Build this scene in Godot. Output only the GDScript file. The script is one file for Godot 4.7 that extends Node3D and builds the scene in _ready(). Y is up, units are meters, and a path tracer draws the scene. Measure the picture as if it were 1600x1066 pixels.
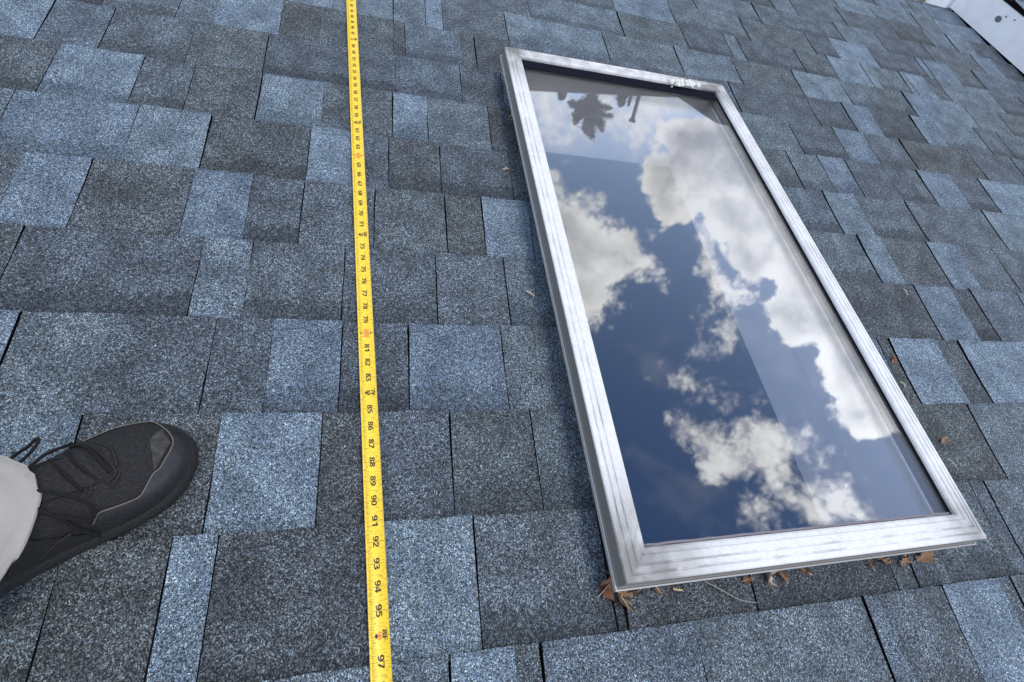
extends Node3D
# A shingled roof slope seen from above, looking down the slope: a glazed skylight, a tape measure, one shoe.
# Lengths on the roof are inches in the roof's own axes: u to the right along the courses, v down the slope, h off the slope.

const INCH := 0.0254
const PITCH := 22.6

var rng := RandomNumberGenerator.new()
var roof_frame: Transform3D
var taken := {}
var mats := {}


func _ready() -> void:
	rng.seed = 77
	roof_frame = Transform3D(Basis(Vector3.RIGHT, -deg_to_rad(PITCH)), Vector3(0, 3.6, 0))
	make_camera()
	make_sky_and_sun()
	make_materials()
	make_ground()
	make_roof()
	make_upper_roof()
	make_gutter()
	make_room()
	make_skylight()
	make_tape()
	make_person()
	make_litter()
	make_neighbours()


# ---------------------------------------------------------------- camera and light

func make_camera() -> void:
	# The three axes of the camera (right, up, back) in u, v, h, and its place in inches.
	var right := Vector3(0.963638, -0.122846, 0.237298)
	var up := Vector3(-0.022861, 0.846899, 0.531262)
	var back := Vector3(-0.266231, -0.517369, 0.813296)
	var b := Basis(Vector3(right.x, right.z, -right.y), Vector3(up.x, up.z, -up.y), Vector3(back.x, back.z, -back.y))
	var cam := Camera3D.new()
	cam.name = "camera"
	cam.fov = 67.42
	cam.near = 0.02
	cam.far = 600.0
	add_child(cam)
	cam.transform = roof_frame * Transform3D(b.orthonormalized(), at(0.371, -18.35, 27.184))
	cam.current = true


func make_sky_and_sun() -> void:
	var env := Environment.new()
	env.background_mode = Environment.BG_SKY
	env.tonemap_mode = Environment.TONE_MAPPER_LINEAR
	env.tonemap_exposure = 1.2
	env.sdfgi_enabled = true
	env.ssao_enabled = true
	env.ssil_enabled = true
	var pano := PanoramaSkyMaterial.new()
	pano.panorama = ImageTexture.create_from_image(sky_image())
	pano.energy_multiplier = 1.0
	var sky := Sky.new()
	sky.sky_material = pano
	env.sky = sky
	var we := WorldEnvironment.new()
	we.name = "world_environment"
	we.environment = env
	add_child(we)
	# The sun stands high behind thin cloud, out over the eave and to the right.
	var sun := DirectionalLight3D.new()
	sun.name = "sun"
	sun.light_energy = 0.5
	sun.light_angular_distance = 16.0
	sun.light_color = Color(1.0, 0.96, 0.9)
	sun.shadow_enabled = true
	add_child(sun)
	var az := deg_to_rad(38.0)
	var el := deg_to_rad(70.0)
	var to_sun := Vector3(sin(az) * cos(el), sin(el), -cos(az) * cos(el))
	sun.look_at_from_position(to_sun * 20.0, Vector3.ZERO, Vector3.UP)


# Clouds as outlines in a flat chart of the sky round the direction SKY_FWD (tangent-plane units), then everything else as drifting cumulus.
const SKY_FWD := Vector3(0.61297607, 0.43837115, -0.65733635)
const SKY_RT := Vector3(0.7313537, 0.0, 0.68199836)
const SKY_UP := Vector3(-0.2989684, 0.89879405, 0.32060436)
const CLOUDS := [
	[-0.423, -0.167, -0.384, -0.158, -0.309, -0.148, -0.265, -0.132, -0.201, -0.12, -0.194, -0.113, -0.197, -0.093, -0.169, -0.081, -0.144, -0.069, -0.14, -0.057, -0.178, -0.033, -0.216, -0.014, -0.198, 0.003, -0.189, 0.013, -0.201, 0.043, -0.216, 0.059, -0.228, 0.073, -0.285, 0.098, -0.425, -0.036, -0.485, -0.144],
	[-0.268, -0.262, -0.265, -0.237, -0.253, -0.207, -0.23, -0.171, -0.209, -0.155, -0.189, -0.148, -0.179, -0.137, -0.169, -0.148, -0.158, -0.159, -0.148, -0.161, -0.13, -0.185, -0.1, -0.166, -0.076, -0.156, -0.068, -0.136, -0.041, -0.117, -0.015, -0.101, 0.01, -0.099, 0.035, -0.121, 0.046, -0.116, 0.034, -0.077, 0.043, -0.058, 0.072, -0.039, 0.064, -0.042, 0.098, -0.033, 0.139, -0.042, 0.149, -0.019, 0.17, -0.001, 0.183, 0.021, 0.2, 0.031, 0.213, 0.057, 0.228, 0.068, 0.256, 0.069, 0.28, 0.063, 0.294, 0.046, 0.311, 0.028, 0.365, -0.022, 0.212, -0.168, -0.032, -0.331, -0.14, -0.377, -0.18, -0.363, -0.275, -0.327, -0.262, -0.292, -0.23, -0.279, -0.262, -0.267],
	[-0.095, -0.136, -0.091, -0.094, -0.061, -0.073, -0.029, -0.05, -0.011, -0.044, 0.002, -0.063, 0.016, -0.091, -0, -0.101, -0.036, -0.113, -0.068, -0.136],
	[-0.135, -0.18, -0.117, -0.147, -0.095, -0.142, -0.108, -0.17],
	[-0.014, 0.181, 0.014, 0.198, 0.025, 0.223, 0.07, 0.229, 0.113, 0.241, 0.149, 0.204, 0.186, 0.228, 0.238, 0.232, 0.274, 0.239, 0.343, 0.195, 0.323, 0.16, 0.28, 0.157, 0.252, 0.174, 0.228, 0.183, 0.192, 0.165, 0.235, 0.135, 0.229, 0.105, 0.178, 0.099, 0.148, 0.106, 0.113, 0.114, 0.076, 0.139, 0.035, 0.15],
	[0.152, 0.269, 0.177, 0.295, 0.203, 0.284, 0.197, 0.252, 0.169, 0.248],
	[-0.043, 0.104, -0.013, 0.108, 0.032, 0.103, 0.078, 0.085, 0.059, 0.082, 0.007, 0.088, -0.036, 0.098],
	[-0.04, -0.006, -0.015, 0.013, -0.01, 0.031, 0.015, 0.014, -0.019, -0.01],
	[-0.576, -0.327, -0.438, -0.351, -0.269, -0.378, -0.152, -0.36, -0.195, -0.338, -0.27, -0.317, -0.271, -0.292, -0.23, -0.279, -0.279, -0.27, -0.34, -0.273, -0.406, -0.266, -0.425, -0.249, -0.451, -0.233, -0.497, -0.244, -0.539, -0.276],
]
const CLOUD_SOFT := [0.02, 0.008, 0.014, 0.016, 0.022, 0.03, 0.03, 0.03, 0.03]
const CLOUD_FULL := [1.0, 1.0, 0.85, 0.6, 0.85, 0.5, 0.5, 0.5, 0.8]


func cloud_chart(n: int, lo: Vector2, hi: Vector2) -> Array:
	# Two maps: signed depth inside the nearest outline (over its softness), and that softness.
	var depth := PackedFloat32Array()
	depth.resize(n * n)
	depth.fill(-9.0)
	var raw := PackedFloat32Array()
	raw.resize(n * n)
	raw.fill(-1.0)
	for k in CLOUDS.size():
		var flat: Array = CLOUDS[k]
		var pts := PackedVector2Array()
		for i in flat.size() / 2:
			pts.append(Vector2(flat[2 * i], flat[2 * i + 1]))
		var box := Rect2(pts[0], Vector2.ZERO)
		for p in pts:
			box = box.expand(p)
		box = box.grow(0.1)
		var soft: float = CLOUD_SOFT[k]
		for j in n:
			var y := lerpf(lo.y, hi.y, (j + 0.5) / n)
			if y < box.position.y or y > box.end.y:
				continue
			for i in n:
				var x := lerpf(lo.x, hi.x, (i + 0.5) / n)
				if x < box.position.x or x > box.end.x:
					continue
				var p := Vector2(x, y)
				var best := 1e9
				var inside := false
				var a := pts[pts.size() - 1]
				for b in pts:
					var ab := b - a
					var t := clampf((p - a).dot(ab) / maxf(ab.length_squared(), 1e-9), 0.0, 1.0)
					best = minf(best, (a + ab * t).distance_squared_to(p))
					if (a.y > y) != (b.y > y) and x < (b.x - a.x) * (y - a.y) / (b.y - a.y) + a.x:
						inside = not inside
					a = b
				var d := sqrt(best) * (1.0 if inside else -1.0)
				var at_ := j * n + i
				var dd: float = d / soft * (1.0 if d < 0.0 else CLOUD_FULL[k])
				if dd > depth[at_]:
					depth[at_] = dd
					raw[at_] = soft * 100.0
	return [depth, raw]


func blue_sky(y: float) -> Vector3:
	# deep blue overhead, paler towards the horizon
	var t := pow(clampf(1.0 - y, 0.0, 1.0), 2.0)
	return Vector3(0.07, 0.205, 0.63).lerp(Vector3(0.9, 1.22, 1.72), t)


func low_cloud(y: float) -> float:
	# cloud low over the horizon is seen through more air and is dimmer
	return lerpf(0.42, 1.0, smoothstep(0.05, 0.5, y))


func sky_image() -> Image:
	var w := 4096
	var h := 2048
	var puff := FastNoiseLite.new()
	puff.noise_type = FastNoiseLite.TYPE_SIMPLEX_SMOOTH
	puff.seed = 12
	puff.fractal_octaves = 5
	puff.frequency = 1.6
	var fine := FastNoiseLite.new()
	fine.noise_type = FastNoiseLite.TYPE_SIMPLEX_SMOOTH
	fine.seed = 31
	fine.fractal_octaves = 5
	fine.fractal_gain = 0.6
	fine.frequency = 13.0
	var shade := FastNoiseLite.new()
	shade.noise_type = FastNoiseLite.TYPE_SIMPLEX_SMOOTH
	shade.seed = 5
	shade.fractal_octaves = 4
	shade.frequency = 6.0
	# the whole sky, coarse
	var cw := 1024
	var ch := 512
	var coarse := PackedFloat32Array()
	coarse.resize(cw * ch * 3)
	for j in ch:
		var el := (0.5 - (j + 0.5) / ch) * PI
		for i in cw:
			var o := (j * cw + i) * 3
			if el <= 0.0:
				coarse[o] = 0.28
				coarse[o + 1] = 0.3
				coarse[o + 2] = 0.3
				continue
			var az := (i + 0.5) / cw * TAU
			var d := Vector3(sin(az) * cos(el), sin(el), -cos(az) * cos(el))
			var c := blue_sky(d.y)
			var q := d / (d.y + 0.25)
			var m := puff.get_noise_3d(q.x, 7.0, q.z) + 0.25 * fine.get_noise_3d(d.x, d.y, d.z)
			var cover := smoothstep(-0.02, 0.2, m)
			var g := 0.5 + 0.5 * shade.get_noise_3d(d.x * 0.7, d.y * 0.7, d.z * 0.7)
			var thick := smoothstep(0.1, 0.5, m)
			var white := (Vector3(3.9, 3.8, 3.6).lerp(Vector3(1.6, 1.64, 1.74), clampf(thick * 0.8 + (g - 0.5) * 0.9, 0.0, 1.0))) * low_cloud(d.y)
			c = c.lerp(white, cover * 0.95)
			coarse[o] = c.x
			coarse[o + 1] = c.y
			coarse[o + 2] = c.z
	var img := Image.create_from_data(cw, ch, false, Image.FORMAT_RGBF, coarse.to_byte_array())
	img.resize(w, h, Image.INTERPOLATE_CUBIC)
	# the part that the skylight mirrors, fine
	var n := 320
	var lo := Vector2(-0.66, -0.5)
	var hi := Vector2(0.56, 0.48)
	var chart := cloud_chart(n, lo, hi)
	var dm := Image.create_from_data(n, n, false, Image.FORMAT_RF, (chart[0] as PackedFloat32Array).to_byte_array())
	dm.resize(1000, 1000, Image.INTERPOLATE_CUBIC)
	var depth := dm.get_data().to_float32_array()
	var sm := Image.create_from_data(n, n, false, Image.FORMAT_RF, (chart[1] as PackedFloat32Array).to_byte_array())
	sm.resize(1000, 1000, Image.INTERPOLATE_BILINEAR)
	var softness := sm.get_data().to_float32_array()
	var i0 := 0
	var i1 := int(92.0 / 360.0 * w)
	var j0 := int((90.0 - 56.0) / 180.0 * h)
	var j1 := int(90.0 / 180.0 * h)
	var rw := i1 - i0
	var rh := j1 - j0
	var old := img.get_region(Rect2i(i0, j0, rw, rh)).get_data().to_float32_array()
	for j in rh:
		var el := (0.5 - (j0 + j + 0.5) / h) * PI
		var se := sin(el)
		var ce := cos(el)
		var base := blue_sky(se)
		for i in rw:
			var az := (i0 + i + 0.5) / w * TAU
			var d := Vector3(sin(az) * ce, se, -cos(az) * ce)
			var f := d.dot(SKY_FWD)
			if f < 0.3:
				continue
			var x := d.dot(SKY_RT) / f
			var y := d.dot(SKY_UP) / f
			# fade into the drifting cumulus round the charted part
			var edge := minf(minf(x + 0.62, 0.52 - x), minf(y + 0.46, 0.44 - y)) * 14.0
			if edge <= 0.0:
				continue
			var px := clampi(int((x - lo.x) / (hi.x - lo.x) * 1000.0), 0, 999)
			var py := clampi(int((y - lo.y) / (hi.y - lo.y) * 1000.0), 0, 999)
			var dd := depth[py * 1000 + px]
			var nf := fine.get_noise_3d(d.x, d.y, d.z)
			var c := base
			if dd > -4.5:
				var s := shade.get_noise_3d(d.x, d.y, d.z)
				var sf := clampf(softness[py * 1000 + px] * 0.5, 0.3, 1.5)
								# heaped shapes: rounded bright crowns with greyer folds between them
				var fold := absf(fine.get_noise_3d(d.x * 0.8 + 3.0, d.y * 0.8, d.z * 0.8)) + 0.5 * absf(fine.get_noise_3d(d.x * 2.0, d.y * 2.0 + 5.0, d.z * 2.0))
				var m := dd + nf * lerpf(2.0, 1.7, clampf(sf - 0.3, 0.0, 1.0)) + (fold - 0.36) * 2.6
				var cover := smoothstep(-0.45 - 0.5 * sf, 0.4 + 0.85 * sf, m)
				var thick := smoothstep(0.3, 4.5, m)
				var grey := clampf(thick * 0.55 + s * 0.8 + (0.33 - fold) * 0.9 - 0.05, 0.0, 1.0)
				var white := Vector3(3.3, 3.33, 3.36).lerp(Vector3(1.32, 1.39, 1.52), grey) * low_cloud(d.y)
				c = base.lerp(white, cover * 0.97)
			# thin veils
			var veil := smoothstep(0.1, 0.75, puff.get_noise_3d(d.x * 2.5, d.y * 5.0, d.z * 2.5) + 0.4 * nf)
			c = c.lerp(Vector3(1.6, 1.65, 1.75), veil * 0.15)
			var k := minf(edge, 1.0)
			var o := (j * rw + i) * 3
			old[o] = lerpf(old[o], c.x, k)
			old[o + 1] = lerpf(old[o + 1], c.y, k)
			old[o + 2] = lerpf(old[o + 2], c.z, k)
	var patch := Image.create_from_data(rw, rh, false, Image.FORMAT_RGBF, old.to_byte_array())
	img.blit_rect(patch, Rect2i(0, 0, rw, rh), Vector2i(i0, j0))
	return img


# ---------------------------------------------------------------- helpers

func at(u: float, v: float, h: float) -> Vector3:
	return Vector3(u, h, -v) * INCH


func numbered(called: String) -> String:
	var n: int = taken.get(called, 0)
	taken[called] = n + 1
	return called if n == 0 else "%s_%03d" % [called, n]


func thing(called: String, label: String, category: String, where := Transform3D.IDENTITY, group := "") -> Node3D:
	var o := Node3D.new()
	o.name = numbered(called)
	add_child(o)
	o.transform = where
	tag(o, label, category, group)
	return o


func tag(o: Node3D, label: String, category: String, group := "") -> void:
	o.set_meta("label", label)
	o.set_meta("category", category)
	if group != "":
		o.set_meta("group", group)


func part(called: String, mesh: Mesh, material: Material, parent: Node3D) -> MeshInstance3D:
	var o := MeshInstance3D.new()
	var n := 0
	var unique := called
	while parent.has_node(NodePath(unique)):
		n += 1
		unique = "%s_%03d" % [called, n]
	o.name = unique
	o.mesh = mesh
	if material:
		for k in mesh.get_surface_count():
			o.set_surface_override_material(k, material)
	parent.add_child(o)
	return o


func tool() -> SurfaceTool:
	var st := SurfaceTool.new()
	st.begin(Mesh.PRIMITIVE_TRIANGLES)
	return st


func done(st: SurfaceTool, smooth := false) -> ArrayMesh:
	if smooth:
		st.index()
	st.generate_normals()
	return st.commit()


func quad(st: SurfaceTool, a: Vector3, b: Vector3, c: Vector3, d: Vector3) -> void:
	# clockwise as seen from the front
	for p in [a, b, c, a, c, d]:
		st.add_vertex(p)


func box(st: SurfaceTool, lo: Vector3, hi: Vector3) -> void:
	# lo and hi in u, v, h inches
	var p := []
	for k in 8:
		p.append(at(hi.x if k & 1 else lo.x, hi.y if k & 2 else lo.y, hi.z if k & 4 else lo.z))
	quad(st, p[6], p[7], p[5], p[4])
	quad(st, p[0], p[1], p[3], p[2])
	quad(st, p[4], p[5], p[1], p[0])
	quad(st, p[7], p[6], p[2], p[3])
	quad(st, p[6], p[4], p[0], p[2])
	quad(st, p[5], p[7], p[3], p[1])


func ring_box(st: SurfaceTool, outer: Rect2, inner: Rect2, h0: float, h1: float) -> void:
	# a rectangular ring of four butted boxes; Rect2 in u, v
	var o0 := outer.position
	var o1 := outer.end
	var i0 := inner.position
	var i1 := inner.end
	box(st, Vector3(o0.x, o0.y, h0), Vector3(o1.x, i0.y, h1))
	box(st, Vector3(o0.x, i1.y, h0), Vector3(o1.x, o1.y, h1))
	box(st, Vector3(o0.x, i0.y, h0), Vector3(i0.x, i1.y, h1))
	box(st, Vector3(i1.x, i0.y, h0), Vector3(o1.x, i1.y, h1))


func tube(st: SurfaceTool, pts: PackedVector3Array, radius: float, sides := 7, end_radius := -1.0) -> void:
	if end_radius < 0.0:
		end_radius = radius
	var n := pts.size()
	var side := Vector3.ZERO
	var rings := []
	for i in n:
		var t := (pts[mini(i + 1, n - 1)] - pts[maxi(i - 1, 0)]).normalized()
		if side == Vector3.ZERO:
			side = t.cross(Vector3.UP if absf(t.y) < 0.9 else Vector3.RIGHT).normalized()
		side = (side - t * side.dot(t)).normalized()
		var other := t.cross(side)
		var r := lerpf(radius, end_radius, float(i) / (n - 1))
		var ring := []
		for k in sides:
			var a := TAU * k / sides
			ring.append(pts[i] + (side * cos(a) + other * sin(a)) * r)
		rings.append(ring)
	for i in n - 1:
		for k in sides:
			var k2 := (k + 1) % sides
			quad(st, rings[i][k], rings[i + 1][k], rings[i + 1][k2], rings[i][k2])
	for k in range(1, sides - 1):
		for p in [rings[0][0], rings[0][k], rings[0][k + 1], rings[n - 1][0], rings[n - 1][k + 1], rings[n - 1][k]]:
			st.add_vertex(p)


func spline(pts: PackedVector3Array, steps := 6) -> PackedVector3Array:
	var out := PackedVector3Array()
	var n := pts.size()
	for i in n - 1:
		for k in steps:
			out.append(pts[i].cubic_interpolate(pts[i + 1], pts[maxi(i - 1, 0)], pts[mini(i + 2, n - 1)], float(k) / steps))
	out.append(pts[n - 1])
	return out


func lin(r: float, g: float, b: float) -> Color:
	return Color(r, g, b).linear_to_srgb()


func plain(r: float, g: float, b: float, rough := 0.8, metal := 0.0) -> StandardMaterial3D:
	var m := StandardMaterial3D.new()
	m.albedo_color = lin(r, g, b)
	m.roughness = rough
	m.metallic = metal
	m.metallic_specular = 0.4
	return m


func noise_bytes(w: int, h: int, frequency: float, octaves: int, seed_: int, stretch := Vector2.ONE) -> PackedByteArray:
	var f := FastNoiseLite.new()
	f.noise_type = FastNoiseLite.TYPE_SIMPLEX_SMOOTH
	f.seed = seed_
	f.frequency = frequency
	f.fractal_octaves = octaves
	var im := f.get_image(int(w / stretch.x), int(h / stretch.y))
	im.convert(Image.FORMAT_L8)
	if stretch != Vector2.ONE:
		im.resize(w, h, Image.INTERPOLATE_CUBIC)
	return im.get_data()


func ramp_texture(bytes: PackedByteArray, w: int, h: int, stops: Array) -> ImageTexture:
	# bytes looked up between linear colours in stops: [[position, Color], ...]
	var table := PackedByteArray()
	table.resize(768)
	for k in 256:
		var x := k / 255.0
		var c: Color = stops[0][1]
		for i in stops.size() - 1:
			if x >= stops[i][0]:
				c = (stops[i][1] as Color).lerp(stops[i + 1][1], clampf((x - stops[i][0]) / (stops[i + 1][0] - stops[i][0]), 0.0, 1.0))
		c = c.linear_to_srgb()
		table[3 * k] = int(clampf(c.r, 0, 1) * 255)
		table[3 * k + 1] = int(clampf(c.g, 0, 1) * 255)
		table[3 * k + 2] = int(clampf(c.b, 0, 1) * 255)
	var out := PackedByteArray()
	out.resize(w * h * 3)
	for i in w * h:
		var t := bytes[i] * 3
		out[3 * i] = table[t]
		out[3 * i + 1] = table[t + 1]
		out[3 * i + 2] = table[t + 2]
	return ImageTexture.create_from_image(Image.create_from_data(w, h, false, Image.FORMAT_RGB8, out))


# ---------------------------------------------------------------- materials

const GRAIN_W := 1024
const GRAIN_H := 256
# mean base colour of each blend of granules, and how it spreads: share of black grains, share of bright grains
const BLENDS := {"L": [Color(0.18, 0.247, 0.312), 0.18, 0.09], "N": [Color(0.146, 0.192, 0.231), 0.24, 0.1], "M": [Color(0.126, 0.159, 0.185), 0.29, 0.11], "D": [Color(0.11, 0.132, 0.147), 0.33, 0.11]}


func make_materials() -> void:
	# granules: one layout of mineral grains, coloured by blend
	var f := FastNoiseLite.new()
	f.noise_type = FastNoiseLite.TYPE_CELLULAR
	f.seed = 4
	f.frequency = 0.47
	f.fractal_type = FastNoiseLite.FRACTAL_NONE
	f.cellular_jitter = 1.0
	f.cellular_return_type = FastNoiseLite.RETURN_CELL_VALUE
	var cells := f.get_image(GRAIN_W, GRAIN_H)
	cells.convert(Image.FORMAT_L8)
	var cell := cells.get_data()
	f.cellular_return_type = FastNoiseLite.RETURN_DISTANCE
	var dist := f.get_image(GRAIN_W, GRAIN_H, true)
	dist.convert(Image.FORMAT_L8)
	var gaps := dist.get_data()
	var relief := ImageTexture.create_from_image(dist)
	var seed_ := 40
	for tone in BLENDS:
		for variant in 3:
			# variant 2 carries the dark band that is printed at the head of the exposure
			var low := noise_bytes(GRAIN_W, GRAIN_H, 0.007, 2, seed_)
			var edge := noise_bytes(GRAIN_W, GRAIN_H, 0.05, 3, seed_ + 1)
			seed_ += 2
			var m := StandardMaterial3D.new()
			m.albedo_texture = granule_texture(cell, gaps, low, edge, BLENDS[tone], variant == 2)
			m.roughness = 0.82
			m.metallic_specular = 0.36
			m.heightmap_enabled = true
			m.heightmap_texture = relief
			m.heightmap_flip_texture = true
			m.heightmap_scale = 0.09
			mats[tone + str(variant)] = m
			# batches of shingles differ a little in tint
			for t in 2:
				var batch: StandardMaterial3D = m.duplicate()
				batch.albedo_color = [Color(0.93, 0.93, 0.94), Color(0.97, 0.965, 0.95)][t]
				mats["%s%d%s" % [tone, variant, "xy"[t]]] = batch
	mats.asphalt = plain(0.008, 0.008, 0.009, 0.95)
	mats.asphalt.metallic_specular = 0.1
	# weathered aluminium
	var al := StandardMaterial3D.new()
	# fine pitting all over, thin scratches along the rail
	var pits := noise_bytes(1024, 128, 0.14, 4, 92)
	var cloudy := noise_bytes(1024, 128, 0.025, 4, 93)
	var scratch := noise_bytes(1024, 128, 0.5, 1, 91, Vector2(16, 1))
	for i in pits.size():
		pits[i] = clampi(int(pits[i] * 0.5 + cloudy[i] * 0.2 + scratch[i] * 0.3), 0, 255)
	al.albedo_texture = ramp_texture(pits, 1024, 128, [[0.0, Color(0.34, 0.34, 0.33)], [0.3, Color(0.54, 0.54, 0.525)], [0.5, Color(0.64, 0.64, 0.62)], [0.7, Color(0.68, 0.68, 0.66)], [1.0, Color(0.71, 0.71, 0.69)]])
	al.vertex_color_use_as_albedo = true
	al.roughness = 0.5
	al.metallic = 0.0
	al.metallic_specular = 0.5
	mats.aluminium = al
	# the sides are darker and browner than the rails; the lip below them is pale
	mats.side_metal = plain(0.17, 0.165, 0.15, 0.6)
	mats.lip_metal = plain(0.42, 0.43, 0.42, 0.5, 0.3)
	mats.strip_black = plain(0.01, 0.011, 0.016, 0.9)
	mats.strip_black.metallic_specular = 0.08
	mats.sealant = plain(0.2, 0.18, 0.2, 0.6)
	mats.drywall = plain(0.62, 0.61, 0.595, 0.9)
	mats.white_paint = white_paint()
	var g := StandardMaterial3D.new()
	g.transparency = BaseMaterial3D.TRANSPARENCY_ALPHA
	g.albedo_color = Color(0.82, 0.84, 0.84, 0.003)
	g.roughness = 0.0
	g.metallic_specular = 0.5
	mats.glass = g
	mats.black_rubber = plain(0.014, 0.014, 0.016, 0.5)


func granule_texture(cell: PackedByteArray, gap: PackedByteArray, low: PackedByteArray, edge: PackedByteArray, blend: Array, band: bool) -> ImageTexture:
	# table: grain value -> colour of that coated stone granule
	var table := PackedByteArray()
	table.resize(3 * 512)
	var black: float = blend[1]
	var bright: float = 1.0 - blend[2]
	for k in 512:
		var x := (k - 128) / 255.0
		var j := fposmod(k * 0.6180339, 1.0)
		var f := 0.0
		if x < black:
			f = lerpf(0.06, 0.22, j)
		elif x < bright:
			f = lerpf(0.45, 1.5, (x - black) / (bright - black)) * lerpf(0.75, 1.25, j)
		else:
			f = lerpf(2.0, 3.8, j)
		var col: Color = blend[0] * f
		# grains differ in hue: slate, blue, grey-green
		var hue := fposmod(k * 0.7548777, 1.0) - 0.5
		col = Color(col.r * (1.0 - 0.25 * hue), col.g, col.b * (1.0 + 0.35 * hue))
		col = col.clamp(Color(0.006, 0.006, 0.007), Color(0.7, 0.72, 0.74)).linear_to_srgb()
		table[3 * k] = int(col.r * 255)
		table[3 * k + 1] = int(col.g * 255)
		table[3 * k + 2] = int(col.b * 255)
	var out := PackedByteArray()
	out.resize(GRAIN_W * GRAIN_H * 3)
	var band_from := int(GRAIN_H * 0.72)
	for y in GRAIN_H:
		for x in GRAIN_W:
			var i := y * GRAIN_W + x
			var k := cell[i] + 128 + ((low[i] - 128) >> 2)
			if band and y + ((edge[i] - 128) >> 2) > band_from:
				k -= 50
			if gap[i] > 176:
				k = 40
			k = clampi(k, 0, 511) * 3
			out[3 * i] = table[k]
			out[3 * i + 1] = table[k + 1]
			out[3 * i + 2] = table[k + 2]
	return ImageTexture.create_from_image(Image.create_from_data(GRAIN_W, GRAIN_H, false, Image.FORMAT_RGB8, out))


func white_paint() -> StandardMaterial3D:
	var m := StandardMaterial3D.new()
	var b := noise_bytes(256, 256, 0.03, 4, 71)
	m.albedo_texture = ramp_texture(b, 256, 256, [[0.0, Color(0.76, 0.77, 0.78)], [0.5, Color(0.82, 0.83, 0.84)], [1.0, Color(0.85, 0.86, 0.87)]])
	m.uv1_triplanar = true
	m.uv1_scale = Vector3(1.3, 1.3, 1.3)
	m.roughness = 0.4
	return m


# ---------------------------------------------------------------- setting

func make_ground() -> void:
	var st := tool()
	var g := 200.0
	quad(st, Vector3(-g, 0, -g), Vector3(g, 0, -g), Vector3(g, 0, g), Vector3(-g, 0, g))
	var m := StandardMaterial3D.new()
	m.albedo_texture = ramp_texture(noise_bytes(256, 256, 0.05, 4, 3), 256, 256, [[0.0, Color(0.03, 0.05, 0.02)], [1.0, Color(0.08, 0.11, 0.04)]])
	m.uv1_triplanar = true
	m.uv1_scale = Vector3(0.3, 0.3, 0.3)
	m.roughness = 0.95
	var o := MeshInstance3D.new()
	o.name = "ground"
	o.mesh = done(st)
	o.material_override = m
	o.set_meta("kind", "structure")
	add_child(o)


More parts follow.
